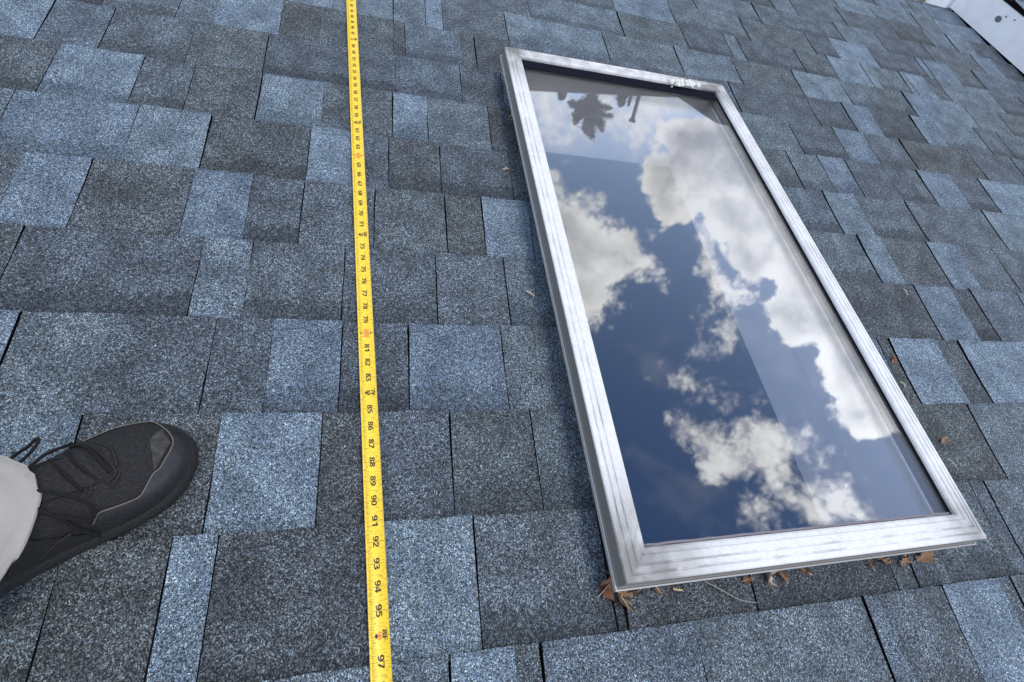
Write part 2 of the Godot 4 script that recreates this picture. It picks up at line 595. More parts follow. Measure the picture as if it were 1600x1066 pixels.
# Tabs of each course, from left to right: the u where a tab begins, its blend (L light blue, N mixed, M slate, D dark),
# b where the dark head band shows, | where a cut gap parts it from the tab before.
const COURSES := {
	-7: "-48.0N| -42.8M -37.6Mb -31.0L| -22.7N| -17.1M| -12.7M -6.2L| 2.6D| 8.9M| 16.3Nb| 23.6N| 29.2M| 35.0Lb| 39.9M 49.2Db| 53.3Lb| 61.2N 65.3M| 69.3M| 76.8Mb 82.3M 91.0Mb 95.1N| 104.5M|",
	-6: "-48.0N| -42.0M| -33.2M| -26.6N -19.8M| -11.4N| -4.2N| 5.2M 9.5D| 16.0Mb 21.8N| 30.9N 37.1M 42.9Mb| 49.8M 58.8M 67.0M 74.9L 83.1N 89.2Mb| 94.5M| 100.5Mb",
	-5: "-48.0D| -42.0N -33.9M| -29.0Nb| -24.4Lb -16.1L -8.2M -0.0L 4.4M| 9.9Db| 14.5M| 20.3Nb 26.6Db 33.2Mb 37.6N| 45.1M| 51.7M| 56.6M| 63.7N| 72.3M| 79.8Nb| 86.4Nb 92.5Mb| 97.3Nb| 105.0M",
	-4: "-48.0Lb| -39.1Nb| -33.5Mb -26.9M -17.4D| -12.5M| -3.2N| 4.1L| 7.1M| 8.4N| 16.7N| 27.9Nb| 29.4M 34.0L 38.7M 39.8M| 41.6Nb 46.6M| 55.5Db 60.8M| 70.1Mb| 78.2N 84.1Nb| 90.1M| 94.2M| 98.6N|",
	-3: "-48.0Nb| -38.5Mb| -29.8N| -25.7Mb| -18.8M| -12.0D| -8.0L| -6.1D| 0.9L 5.7Mb| 12.6D| 21.0D| 31.1Mb| 32.7M| 34.7Mb 41.1M 42.5N| 47.3M 52.9L| 62.3Mb| 67.8N 77.2L 81.9L 88.3L 96.3M 104.5M",
	-2: "-48.0D| -40.5M -32.4N -26.0M| -16.1L -12.9D| -6.9L| -2.0D| 0.9M 4.8M| 9.7Nb| 13.1Mb 21.6D| 28.4N| 39.2D 45.6N| 52.1M 57.2M 64.4M| 71.6L 79.9Nb 86.8Mb| 92.4Mb 97.3N| 105.7N|",
	-1: "-48.0D| -43.0Nb| -37.1M -28.6L| -17.2N -13.2M -8.1M| -5.1Lb -1.3M| 2.6Lb| 8.5N| 12.9D 18.2N| 27.1N 33.0N 40.3D 41.5L| 46.7M 49.3L| 58.6Lb 63.6L| 71.3M| 78.8M| 85.4Mb| 92.4M| 100.5N|",
	0: "-48.0M| -40.4Mb -31.0L| -26.8Db| -18.9Mb -9.7N| -6.9Mb -1.4Mb| 4.5M| 9.4Nb| 13.4N 19.7N 28.5M| 39.3D 48.4L| 53.0D 55.6N| 62.0N| 70.2M 74.3N| 82.6N| 91.5M 99.3M",
	1: "-48.0M| -40.3M| -36.0N -29.7M| -20.7L -17.1D| -11.3L -7.7M -4.4M| 0.4M| 5.5D| 8.3L| 12.0L 19.8N 26.9M 30.9M| 40.0Nb 45.4L| 48.4D 54.3L| 58.2M 63.7M| 69.5Nb| 78.5M| 87.9L| 94.6M 98.8M|",
	2: "-48.0Mb| -38.8L -32.2Nb| -23.0Lb| -15.8L -11.2D| -4.4L -0.9M 1.4D| 5.4Mb| 11.2M| 18.7N 25.2N| 29.8Nb| 39.0N| 44.5L| 48.6M 55.6M| 67.2L| 76.6Mb 81.3M| 86.4D| 90.9Mb| 100.2M",
	3: "-48.0D| -42.1L -35.5N -26.3Mb| -22.2Lb| -16.8M -13.3D| -8.5Lb| -3.8M 1.7Lb| 4.6N| 10.0D| 14.9Mb| 19.1Db| 25.4M| 29.6N| 34.9Mb 42.9Nb| 47.1Lb 50.8M| 56.4M 59.8M 61.5L| 66.7M 71.5L| 79.5L 81.9N 88.2N 93.8Mb| 99.4M",
	4: "-48.0N| -40.1Mb| -34.9L| -24.1N| -20.1Mb| -14.3M -8.7M| -1.3M 2.0Nb| 7.9M| 11.9Lb 15.9L| 21.4N| 29.1L| 34.5N| 46.0M| 52.5L 57.1M| 62.9D| 74.5M| 82.4M| 88.0Mb| 92.3L| 99.7L",
	5: "-48.0L| -39.7M| -33.1D| -21.4N -16.1N| -13.2L -8.1D -4.8M 1.8D 2.9Nb| 8.4D 9.8D| 13.7N 22.0M 29.5Mb| 40.4M| 51.6Mb| 57.3L| 61.5Db 68.7L| 72.2N 80.5M| 84.9Mb| 92.2N| 101.1L|",
	6: "-48.0N| -42.7L| -37.2M| -27.8Lb| -19.0M| -7.8L -3.9L 1.8N| 5.0L| 6.8M| 13.7Lb| 25.5N| 35.0N| 43.2M| 52.4L| 60.2Nb| 64.0M 70.0Mb 71.5L| 76.9L 83.1N| 90.0M| 99.1M",
	7: "-48.0M| -43.8N| -36.6Lb| -30.6N| -24.4L| -18.9Mb| -14.0N| -4.9Mb| 0.4N| 5.8M| 17.1N| 28.9M| 37.8M| 44.4N 46.4Mb| 55.9Mb| 61.4L 67.4L| 69.1Nb 74.8L 75.9L| 79.7D 82.4N| 93.6M| 100.4Db|",
	8: "-48.0N| -39.8Mb -33.3D| -25.3L| -20.8Mb| -16.5D| -11.0M| -6.0N 0.7Mb 9.3N 14.6Nb 18.8Nb| 29.2L 32.2L 37.9N| 49.4M| 60.7Mb| 65.0L 72.5M| 82.3L 83.6L| 85.8L 89.2M 94.7N| 104.5M|",
	9: "-48.0Mb| -41.0N -36.1D| -30.0Mb -21.9Nb -14.1M| -5.8D 2.0Mb| 7.5M| 13.8M| 22.0Nb 26.8N| 36.0N| 43.1N| 50.0N 54.1M| 58.3Mb 69.5N| 77.7Mb| 88.0M| 99.4L| 104.3M",
	10: "-48.0N| -41.7D -35.5M -26.8D| -17.8Db| -10.9N| -5.0L| 2.2M| 10.1Lb 18.0N| 25.8M| 33.0N| 40.2N| 44.6M| 51.3Mb| 59.2N| 63.5M| 73.4M| 84.5Db| 92.2Nb| 98.0L| 102.9M",
	11: "-48.0M| -39.7N| -30.2M| -25.4M -16.7L -9.5M| -3.0N| 2.2M| 7.2M 12.8Db| 17.6N 26.1L| 34.1M| 40.1M| 46.4M| 54.0M| 63.2M 75.2L| 83.3Nb| 94.0N| 99.4L",
	12: "-48.0D| -43.4L| -36.6D| -31.2L -21.9Nb -15.2M -10.6M| -2.8M| 5.9Db 11.4D| 18.9M| 27.0N| 35.8N| 42.2L 50.7Mb 55.2M| 62.4M| 66.5M 74.6N| 79.4Nb| 87.0N| 88.2L 94.5N| 96.8N| 100.9Lb|",
	13: "-48.0M| -42.2N| -36.0Mb| -26.5N| -18.7N| -13.0N -6.0D 3.4M| 12.0M 18.4Mb| 25.0N| 33.8L 38.0Lb| 43.2M| 47.6Lb| 52.2N| 56.5N 65.6M 72.3M| 80.8N| 85.9M| 94.2Db| 102.2Mb|",
}
const EAVE_V := 79.6
const HOLE := Rect2(13.2, -15.25, 22.1, 43.9)


func tab_mesh(u0: float, u1: float, v0: float, v1: float, lift: float, tall: float, gap0: bool, gap1: bool, seen: bool) -> ArrayMesh:
	# one exposed tab: thick at its lower end (v1), slipping under the next course at its head (v0)
	var nx := 6 if seen else 1
	var nv := 3 if seen else 1
	var cut := 0.036 if u0 < 12.0 else (0.065 if u0 < 34.0 else 0.085)
	var cup := 0.03 if u0 < 8.0 else 0.1
	var in0 := cut if gap0 else 0.012
	var in1 := cut if gap1 else 0.012
	var full := v1 - v0
	var lean0 := rng.randf_range(-0.05, 0.05)
	var lean1 := rng.randf_range(-0.05, 0.05)
	var off := Vector2(rng.randf_range(0.0, 0.45), 0.0)
	if u1 - u0 > 14.0:
		off.x = 0.02
	var flip := rng.randf() < 0.5
	var rows := []
	for j in nv + 1:
		var t := float(j) / nv
		var row := []
		for i in nx + 1:
			var s := float(i) / nx
			var u := lerpf(u0 + in0 + lean0 * t, u1 - in1 + lean1 * t, s)
			var v := lerpf(v0 - 0.25, v1, t)
			if seen:
				if i == 0 or i == nx:
					u += rng.randf_range(-0.025, 0.025)
				if j == nv:
					v += rng.randf_range(-0.045, 0.045)
			# slightly cupped: the lower corners rise a little
			var rise := tall * (t * t * 0.35 + t * 0.65) + lift * t + (cup * pow(2.0 * s - 1.0, 4.0) * t * t if seen else 0.0)
			row.append(Vector3(u, v, rise - 0.02 * (1.0 - t)))
		rows.append(row)
	var top := tool()
	top.set_smooth_group(-1)
	for j in nv:
		for i in nx:
			var q := [rows[j + 1][i], rows[j + 1][i + 1], rows[j][i + 1], rows[j][i]]
			for k in [0, 1, 2, 0, 2, 3]:
				var p: Vector3 = q[k]
				var uv := Vector2((p.x - u0) * INCH / 0.62, (v1 - p.y) / maxf(full, 6.0)) + off
				if flip:
					uv.x = 1.0 - uv.x
				top.set_uv(Vector2(uv.x, clampf(uv.y, 0.005, 0.995)))
				top.add_vertex(at(p.x, p.y, p.z))
	top.generate_normals()
	var mesh := top.commit()
	var side := tool()
	side.set_smooth_group(-1)
	var low := -0.06
	for i in nx:
		var a: Vector3 = rows[nv][i]
		var b: Vector3 = rows[nv][i + 1]
		quad(side, at(b.x, b.y, b.z), at(a.x, a.y, a.z), at(a.x, a.y, low), at(b.x, b.y, low))
	for j in nv:
		var a: Vector3 = rows[j][0]
		var b: Vector3 = rows[j + 1][0]
		quad(side, at(b.x, b.y, b.z), at(a.x, a.y, a.z), at(a.x, a.y, low), at(b.x, b.y, low))
		a = rows[j][nx]
		b = rows[j + 1][nx]
		quad(side, at(a.x, a.y, a.z), at(b.x, b.y, b.z), at(b.x, b.y, low), at(a.x, a.y, low))
	side.generate_normals()
	side.commit(mesh)
	return mesh


func read_course(line: String) -> Array:
	var out := []
	for w in line.split(" "):
		var k := 0
		while k < w.length() and not w[k] in "LNMD":
			k += 1
		out.append([float(w.substr(0, k)), w[k], w.contains("b"), w.contains("|")])
	return out


func make_roof() -> void:
	var roof := thing("roof", "roof slope of blue-grey asphalt shingles around the skylight", "roof", roof_frame)
	var st := tool()
	st.set_smooth_group(-1)
	ring_box(st, Rect2(-48, -42, 158.5, EAVE_V + 42 - 0.3), HOLE, -0.75, -0.05)
	part("deck", done(st), mats.asphalt, roof)
	var rest := {}
	for c in COURSES:
		var tabs := read_course(COURSES[c])
		var v0: float = -0.062 + 6.0 * c
		var v1 := minf(v0 + 6.0, EAVE_V)
		if v1 - v0 < 0.5:
			continue
		for i in tabs.size():
			var u0: float = tabs[i][0]
			var last: bool = i + 1 == tabs.size()
			var u1: float = 110.0 if last else tabs[i + 1][0]
			var tone: String = tabs[i][1]
			var tall := 0.25 + (0.05 if tone == "L" else 0.0) + rng.randf_range(-0.03, 0.03)
			var banded: bool = tabs[i][2] or (tone != "L" and rng.randf() < 0.4)
			if banded:
				tall -= 0.05
			var variant := 2 if banded else rng.randi_range(0, 1)
			var mat: Material = mats[tone + str(variant) + ["", "x", "y"][rng.randi_range(0, 2)]]
			# what lies under the skylight's kerb is left out
			var pieces := [[u0, u1, v0, v1]]
			if v1 > HOLE.position.y and v0 < HOLE.end.y and u1 > HOLE.position.x and u0 < HOLE.end.x:
				pieces = []
				if u0 < HOLE.position.x:
					pieces.append([u0, HOLE.position.x, v0, v1])
				if u1 > HOLE.end.x:
					pieces.append([HOLE.end.x, u1, v0, v1])
				var m0 := maxf(u0, HOLE.position.x)
				var m1 := minf(u1, HOLE.end.x)
				if v0 < HOLE.position.y - 0.3:
					pieces.append([m0, m1, v0, HOLE.position.y])
				if v1 > HOLE.end.y + 0.3:
					pieces.append([m0, m1, HOLE.end.y + 0.25, v1])
			for p in pieces:
				if p[1] - p[0] < 0.25:
					continue
				var a: float = p[2]
				var b: float = p[3]
				var seen := in_view(Vector2((p[0] + p[1]) / 2, (v0 + v1) / 2), p[1] - p[0])
				var mesh := tab_mesh(p[0], p[1], a, b, 0.0, tall, tabs[i][3], last or tabs[(i + 1) % tabs.size()][3], seen)
				if seen:
					var o := part("shingle", mesh, null, roof)
					o.set_surface_override_material(0, mat)
					o.set_surface_override_material(1, mats.asphalt)
				else:
					if not rest.has(mat):
						rest[mat] = tool()
					(rest[mat] as SurfaceTool).append_from(mesh, 0, Transform3D.IDENTITY)
					if not rest.has(mats.asphalt):
						rest[mats.asphalt] = tool()
					(rest[mats.asphalt] as SurfaceTool).append_from(mesh, 1, Transform3D.IDENTITY)
	var joined := ArrayMesh.new()
	var n := 0
	var order := []
	for m in rest:
		(rest[m] as SurfaceTool).commit(joined)
		order.append(m)
	var rest_of := part("outer_shingles", joined, null, roof)
	for m in order:
		rest_of.set_surface_override_material(n, m)
		n += 1
	rest_of.set_meta("kind", "stuff")


const VIEW := [Vector2(-29, 30), Vector2(-14, -18), Vector2(5, -24), Vector2(39, -26), Vector2(62, 1), Vector2(112, 55), Vector2(112, 84), Vector2(95, 84), Vector2(14, 48)]


func in_view(p: Vector2, width: float) -> bool:
	# the stretch of roof that the photograph shows
	var grown := PackedVector2Array()
	for q in VIEW:
		grown.append(q + (q - Vector2(30, 20)).normalized() * (1.5 + width * 0.4))
	return Geometry2D.is_point_in_polygon(p, grown)


func make_upper_roof() -> void:
	# the next roof section, stepped up along its white rake board
	var o := thing("upper_roof", "stepped-up shingle roof section behind the white rake board", "roof", roof_frame)
	var b := tool()
	b.set_smooth_group(-1)
	box(b, Vector3(110.3, 20, 0.32), Vector3(111.4, 80.2, 5.6))
	part("rake_board", done(b), mats.white_paint, o)
	b = tool()
	b.set_smooth_group(-1)
	box(b, Vector3(109.4, 80.24, -1.2), Vector3(113.5, 85.5, 5.3))
	part("eave_return", done(b), mats.white_paint, o)
	b = tool()
	b.set_smooth_group(-1)
	box(b, Vector3(110.2, 20, 5.62), Vector3(112.6, 86, 6.2))
	part("drip_edge", done(b), mats.asphalt, o)
	b = tool()
	b.set_smooth_group(-1)
	box(b, Vector3(111.45, 20, -4.0), Vector3(160, 85.8, 5.6))
	part("deck", done(b), mats.asphalt, o)
	# nail stains on the board
	for q in [[69.5, 3.4, 0.5, 0.75], [68.6, 4.25, 0.16, 0.2], [66.7, 4.6, 0.15, 0.2]]:
		b = tool()
		b.set_smooth_group(-1)
		var ring := []
		for k in 12:
			var a := TAU * k / 12
			ring.append(at(110.285, q[0] + cos(a) * q[3], q[1] + sin(a) * q[2]))
		for k in range(1, 11):
			for p in [ring[0], ring[k], ring[k + 1]]:
				b.add_vertex(p)
		part("stain", done(b), plain(0.13, 0.15, 0.16, 0.7), o)
	for c in range(6, 14):
		var v0 := -2.0 + 6.0 * c
		var u := 109.9
		while u < 150.0:
			var w := rng.randf_range(4.5, 9.5)
			var tone: String = ["L", "N", "M", "D", "N"][rng.randi_range(0, 4)]
			var mesh := tab_mesh(u, u + w, v0, v0 + 6.0, 0.0, 0.22, true, rng.randf() < 0.6, true)
			var s := part("shingle", mesh, null, o)
			s.position = Vector3(0, 6.28 * INCH, 0)
			s.set_surface_override_material(0, mats[tone + str(rng.randi_range(0, 2))])
			s.set_surface_override_material(1, mats.asphalt)
			u += w


func make_gutter() -> void:
	var o := thing("gutter", "white metal gutter along the eave at the foot of the roof", "gutter", roof_frame)
	var profile := [Vector2(79.7, -0.9), Vector2(79.8, -4.5), Vector2(83.6, -4.6), Vector2(84.4, -3.4), Vector2(84.7, -1.2), Vector2(84.2, -1.0), Vector2(84.1, -1.3), Vector2(84.4, -1.5), Vector2(83.9, -3.3), Vector2(83.2, -4.3), Vector2(80.1, -4.25), Vector2(79.95, -0.9)]
	var st := tool()
	st.set_smooth_group(-1)
	for i in profile.size():
		var a: Vector2 = profile[i]
		var b: Vector2 = profile[(i + 1) % profile.size()]
		quad(st, at(-48, a.x, a.y), at(109.2, a.x, a.y), at(109.2, b.x, b.y), at(-48, b.x, b.y))
	part("trough", done(st), mats.white_paint, o)


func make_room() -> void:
	# what lies under the skylight: a room below a sloping ceiling
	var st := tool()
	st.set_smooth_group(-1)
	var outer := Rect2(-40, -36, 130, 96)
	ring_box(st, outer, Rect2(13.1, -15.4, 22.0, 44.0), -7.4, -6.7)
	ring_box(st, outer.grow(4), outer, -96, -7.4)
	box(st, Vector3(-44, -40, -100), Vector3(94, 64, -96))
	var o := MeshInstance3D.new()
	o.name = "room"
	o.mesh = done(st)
	o.material_override = plain(0.06, 0.052, 0.045, 0.9)  # dark base colour stands in for the dimness of a deep room
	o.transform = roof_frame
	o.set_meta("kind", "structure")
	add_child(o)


# ---------------------------------------------------------------- skylight

const SKY_W := 23.82
const SKY_L := 45.77
const RAIL_SCALE := [0.9, 0.68, 0.62, 0.88]
const RAIL := [Vector2(-0.1, 1.84), Vector2(-0.1, 2.02), Vector2(0.02, 2.08), Vector2(0.02, 2.9), Vector2(0.08, 2.98), Vector2(0.36, 3.0), Vector2(0.41, 2.96), Vector2(0.47, 2.96), Vector2(0.52, 3.0), Vector2(0.78, 3.0), Vector2(0.83, 2.96), Vector2(0.89, 2.96), Vector2(0.94, 3.0), Vector2(1.3, 2.99), Vector2(1.38, 2.92), Vector2(1.62, 2.87), Vector2(1.74, 2.76), Vector2(1.76, 2.6)]


func make_skylight() -> void:
	var frame_at := roof_frame * Transform3D(Basis(Vector3.UP, 0.010), at(12.14, -16.30, 0.0))
	var o := thing("skylight", "long glass skylight in a weathered aluminium frame mirroring the clouds", "skylight", frame_at)
	var corners := [Vector2(0, 0), Vector2(SKY_W, 0), Vector2(SKY_W, SKY_L), Vector2(0, SKY_L)]
	# patina: how far the grey bloom reaches in from each end of a rail (inches), and how strong; bottom, right, top, left
	var bloom := [[7.5, 4.5], [4.5, 6.0], [8.0, 4.5], [7.0, 7.0]]
	var strength := [[1.1, 0.85], [0.85, 0.95], [1.0, 1.0], [1.0, 1.1]]
	var overall := [0.05, 0.14, 0.4, 0.08]
	var blot := FastNoiseLite.new()
	blot.seed = 8
	blot.frequency = 0.55
	blot.fractal_octaves = 4
	for k in 4:
		var a: Vector2 = corners[k]
		var b: Vector2 = corners[(k + 1) % 4]
		var along := (b - a).normalized()
		var inward := Vector2(-along.y, along.x)
		var length := a.distance_to(b)
		var st := tool()
		st.set_smooth_group(-1)
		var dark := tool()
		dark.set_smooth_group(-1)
		var n := int(length / 0.3)
		for i in n:
			for j in RAIL.size() - 1:
				var q := []
				for e in [[i, j], [i + 1, j], [i + 1, j + 1], [i, j + 1]]:
					var r: Vector2 = RAIL[e[1]]
					var t := lerpf(r.x * RAIL_SCALE[(k + 3) % 4], length - r.x * RAIL_SCALE[(k + 1) % 4], float(e[0]) / n)
					var p: Vector2 = a + along * t + inward * r.x * RAIL_SCALE[k]
					# bloom: oxide and dirt gathered at the mitres
					var x := blot.get_noise_3d(p.x, p.y, r.y * 2.0)
					var g := maxf(strength[k][0] * smoothstep(bloom[k][0], 0.3, t + x * 2.6), strength[k][1] * smoothstep(bloom[k][1], 0.3, length - t + x * 2.6))
					g = clampf(g * (0.8 + 0.9 * x) + overall[k] * (0.5 + 1.5 * x) + (0.12 + 0.6 * x if e[1] in [6, 7, 10, 11] else 0.0), 0.0, 0.92)
					q.append([at(p.x, p.y, r.y), Vector2(t / 16.0, r.x / 2.2 + k * 0.27), Color(1, 1, 1).lerp(Color(0.22, 0.22, 0.21), g)])
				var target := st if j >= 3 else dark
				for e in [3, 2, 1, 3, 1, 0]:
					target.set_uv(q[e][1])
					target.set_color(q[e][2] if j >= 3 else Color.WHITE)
					target.add_vertex(q[e][0])
		part("frame_rail", done(st), mats.aluminium, o)
		# skirt: the upright side and the lip along its foot
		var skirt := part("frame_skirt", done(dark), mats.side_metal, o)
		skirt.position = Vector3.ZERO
		var lip := tool()
		lip.set_smooth_group(-1)
		for e in [[-0.16, -0.1, 1.8, 2.06]]:
			var p0 : Vector2 = a + along * e[0] + inward * e[0]
			var p1 : Vector2 = b - along * e[0] + inward * e[0]
			var p2 : Vector2 = b - along * e[1] + inward * e[1]
			var p3 : Vector2 = a + along * e[1] + inward * e[1]
			quad(lip, at(p3.x, p3.y, e[3]), at(p2.x, p2.y, e[3]), at(p1.x, p1.y, e[3]), at(p0.x, p0.y, e[3]))
			quad(lip, at(p0.x, p0.y, e[3]), at(p1.x, p1.y, e[3]), at(p1.x, p1.y, e[2]), at(p0.x, p0.y, e[2]))
			quad(lip, at(p3.x, p3.y, e[2]), at(p2.x, p2.y, e[2]), at(p1.x, p1.y, e[2]), at(p0.x, p0.y, e[2]))
		part("frame_lip", done(lip), mats.lip_metal, o)
	var whole := Rect2(0, 0, SKY_W, SKY_L)
	var st2 := tool()
	st2.set_smooth_group(-1)
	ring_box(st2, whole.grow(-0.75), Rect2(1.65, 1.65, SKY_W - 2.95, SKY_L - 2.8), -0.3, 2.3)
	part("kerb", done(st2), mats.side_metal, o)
	# the glass: two panes
	for h in [2.52, 1.9]:
		var g := tool()
		g.set_smooth_group(-1)
		var e := 0.0 if h > 2.0 else 0.22
		box(g, Vector3(1.47 + e, 1.5 + e, h - 0.14), Vector3(SKY_W - 1.12 - e, SKY_L - 1.02 - e, h))
		part("pane", done(g), mats.glass, o)
	# dust and seed specks dried onto the glass
	var speck := tool()
	for k in 90:
		var c := Vector2(rng.randf_range(2.4, SKY_W - 2.4), rng.randf_range(2.4, SKY_L - 3.2))
		blob(speck, at(c.x, c.y, 2.522), Vector3.ONE * INCH * rng.randf_range(0.012, 0.045) * Vector3(1, 0.15, 1))
	var dust := part("dust_specks", done(speck), plain(0.16, 0.14, 0.12, 0.9), o)
	dust.set_meta("kind", "stuff")
	# black strips laid along the glass edges, widest under the far rail
	for r in [[1.5, SKY_L - 2.35, SKY_W - 1.16, SKY_L - 1.06], [SKY_W - 1.32, 1.56, SKY_W - 1.16, SKY_L - 2.37], [1.5, 1.56, 1.6, SKY_L - 2.37]]:  # the right-hand strip puts a dark reflection into colour
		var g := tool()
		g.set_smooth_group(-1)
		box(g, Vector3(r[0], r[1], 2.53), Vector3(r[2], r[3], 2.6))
		part("glass_edge_strip", done(g), mats.strip_black, o)
	var seal := tool()
	var line := PackedVector3Array()
	for i in 60:
		var u := lerpf(1.62, SKY_W - 1.36, i / 59.0)
		line.append(at(u, 1.68 + 0.05 * blot.get_noise_1d(u * 3.0), 2.54))
	tube(seal, line, 0.085 * INCH, 6)
	part("sealant_bead", done(seal, true), mats.sealant, o)
	# the shaft below: boards and drywall, open to the room
	st2 = tool()
	st2.set_smooth_group(-1)
	var inner := Rect2(1.75, 1.75, SKY_W - 3.15, SKY_L - 3.0)
	ring_box(st2, inner.grow(0.5), inner, -6.9, -2.2)
	part("shaft_lining", done(st2), mats.drywall, o)
	st2 = tool()
	st2.set_smooth_group(-1)
	ring_box(st2, inner.grow(0.45), inner.grow(-0.12), -2.2, 1.7)
	part("shaft_trim", done(st2), mats.drywall, o)
	# a crust of lichen on the far rail
	var crust := tool()
	for k in 40:
		var c := Vector2(18.6, SKY_L - 1.0) + Vector2(rng.randfn(0.0, 0.75), rng.randfn(0.0, 0.3))
		var s := rng.randf_range(0.08, 0.28)
		blob(crust, at(c.x, c.y, 2.97 - absf(c.y - SKY_L + 1.0) * 0.12), Vector3(s, s * 0.5, s) * INCH)
	part("lichen_crust", done(crust, true), plain(0.6, 0.61, 0.54, 0.95), o)


func blob(st: SurfaceTool, c: Vector3, r: Vector3) -> void:
	var turn := rng.randf() * TAU
	var rows := []
	for j in 4:
		var a := j / 3.0 * PI / 2
		var row := []
		for i in 7:
			var b := TAU * i / 7 + turn
			var k := rng.randf_range(0.75, 1.2) if j > 0 and j < 3 else 1.0
			row.append(c + Vector3(cos(b) * sin(a) * r.x * k, cos(a) * r.y * 2.0, sin(b) * sin(a) * r.z * k))
		rows.append(row)
	for j in 3:
		for i in 7:
			var i2 := (i + 1) % 7
			quad(st, rows[j][i], rows[j][i2], rows[j + 1][i2], rows[j + 1][i])


# ---------------------------------------------------------------- tape measure

const TAPE_TURN := -0.060


func tape_point(n: float, across: float, lift: float) -> Vector3:
	# n: the inch on the tape; across: inches from its middle line
	var d := 79.0 - n
	var h := 0.38 + 0.03 * sin(n * 0.83) + 0.02 * sin(n * 0.31 + 1.0)
	return at(d * sin(TAPE_TURN) + across * cos(TAPE_TURN) + 0.02, d * cos(TAPE_TURN) - across * sin(TAPE_TURN), h + lift)


func make_tape() -> void:
	var o := thing("tape_measure", "yellow steel measuring tape pulled out straight across the shingles", "tape measure", roof_frame)
	var st := tool()
	var n0 := 30.0
	var n1 := 118.0
	var steps := int((n1 - n0) * 2)
	var wide := 0.455
	var cols := 10
	for i in steps:
		for k in cols:
			var q := []
			for e in [[i + 1, k], [i, k], [i, k + 1], [i + 1, k + 1]]:
				var n := lerpf(n0, n1, float(e[0]) / steps)
				var s : float = 2.0 * e[1] / cols - 1.0
				q.append([tape_point(n, s * wide, 0.1 * s * s), Vector2((s + 1.0) / 2.0, n / 4.0)])
			for e in [0, 1, 2, 0, 2, 3]:
				st.set_uv(q[e][1])
				st.add_vertex(q[e][0])
	var m := StandardMaterial3D.new()
	m.albedo_texture = tape_texture()
	m.roughness = 0.36
	m.metallic_specular = 0.5
	part("blade", done(st, true), m, o)
	var ink := tool()
	var red := tool()
	var font := SystemFont.new()
	font.font_names = PackedStringArray(["Droid Sans"])
	font.font_weight = 700
	for n in range(32, 117):
		if n % 12 == 0:
			# foot mark: small figures, the feet in black beside them, an arrow head on the other edge
			lettering(font, ink if n % 16 else red, str(n), n, 0.0, 0.17, 0.34)
			lettering(font, ink, "%dF" % (n / 12), n, 0.24, 0.2, 0.42)
			for p in [tape_point(n - 0.12, -0.14, 0.028), tape_point(n, -0.05, 0.028), tape_point(n, -0.2, 0.035)]:
				ink.add_vertex(p)
			for p in [tape_point(n + 0.12, -0.14, 0.028), tape_point(n, -0.2, 0.035), tape_point(n, -0.05, 0.028)]:
				ink.add_vertex(p)
		elif n % 16 == 0:
			# stud mark: the figures in a red box
			lettering(font, red, str(n), n, 0.02, 0.2, 0.4)
			for e in [[-0.27, -0.22, -0.13, 0.16], [0.22, 0.27, -0.13, 0.16], [-0.22, 0.22, -0.13, -0.1], [-0.22, 0.22, 0.13, 0.16]]:
				quad(red, tape_point(n + e[0], e[2], 0.026), tape_point(n + e[0], e[3], 0.026), tape_point(n + e[1], e[3], 0.026), tape_point(n + e[1], e[2], 0.026))
			for s in [-1.0, 1.0]:
				for p in [tape_point(n - 0.08, s * 0.3, 0.06), tape_point(n + 0.08, s * 0.3, 0.06), tape_point(n, s * 0.2, 0.045)]:
					ink.add_vertex(p)
		else:
			lettering(font, ink, str(n), n, 0.03, 0.27, 0.52)
	part("numerals", done(ink), plain(0.018, 0.018, 0.016, 0.6), o)
	part("red_marks", done(red), plain(0.75, 0.2, 0.06, 0.6), o)


func lettering(font: Font, st: SurfaceTool, words: String, n: float, across: float, tall: float, long: float) -> void:
	# figures lie across the tape: their tops point to its right edge
	var t := TextMesh.new()
	t.text = words
	t.font = font
	t.font_size = 48
	t.pixel_size = 0.01
	t.depth = 0.0
	t.curve_step = 1.5
	t.horizontal_alignment = HORIZONTAL_ALIGNMENT_CENTER
	t.vertical_alignment = VERTICAL_ALIGNMENT_CENTER
	var a := t.get_mesh_arrays()
	if a.is_empty() or a[Mesh.ARRAY_VERTEX] == null:
		return
	var v: PackedVector3Array = a[Mesh.ARRAY_VERTEX]
	var index: PackedInt32Array = a[Mesh.ARRAY_INDEX]
	var box_ := AABB(v[0], Vector3.ZERO)
	for p in v:
		box_ = box_.expand(p)
	var mid := box_.get_center()
	for k in index:
		var p := v[k] - mid
		var y := p.y / box_.size.y * tall + across
		st.add_vertex(tape_point(n + p.x / box_.size.x * long, y, 0.1 * y * y / (0.455 * 0.455) + 0.012))


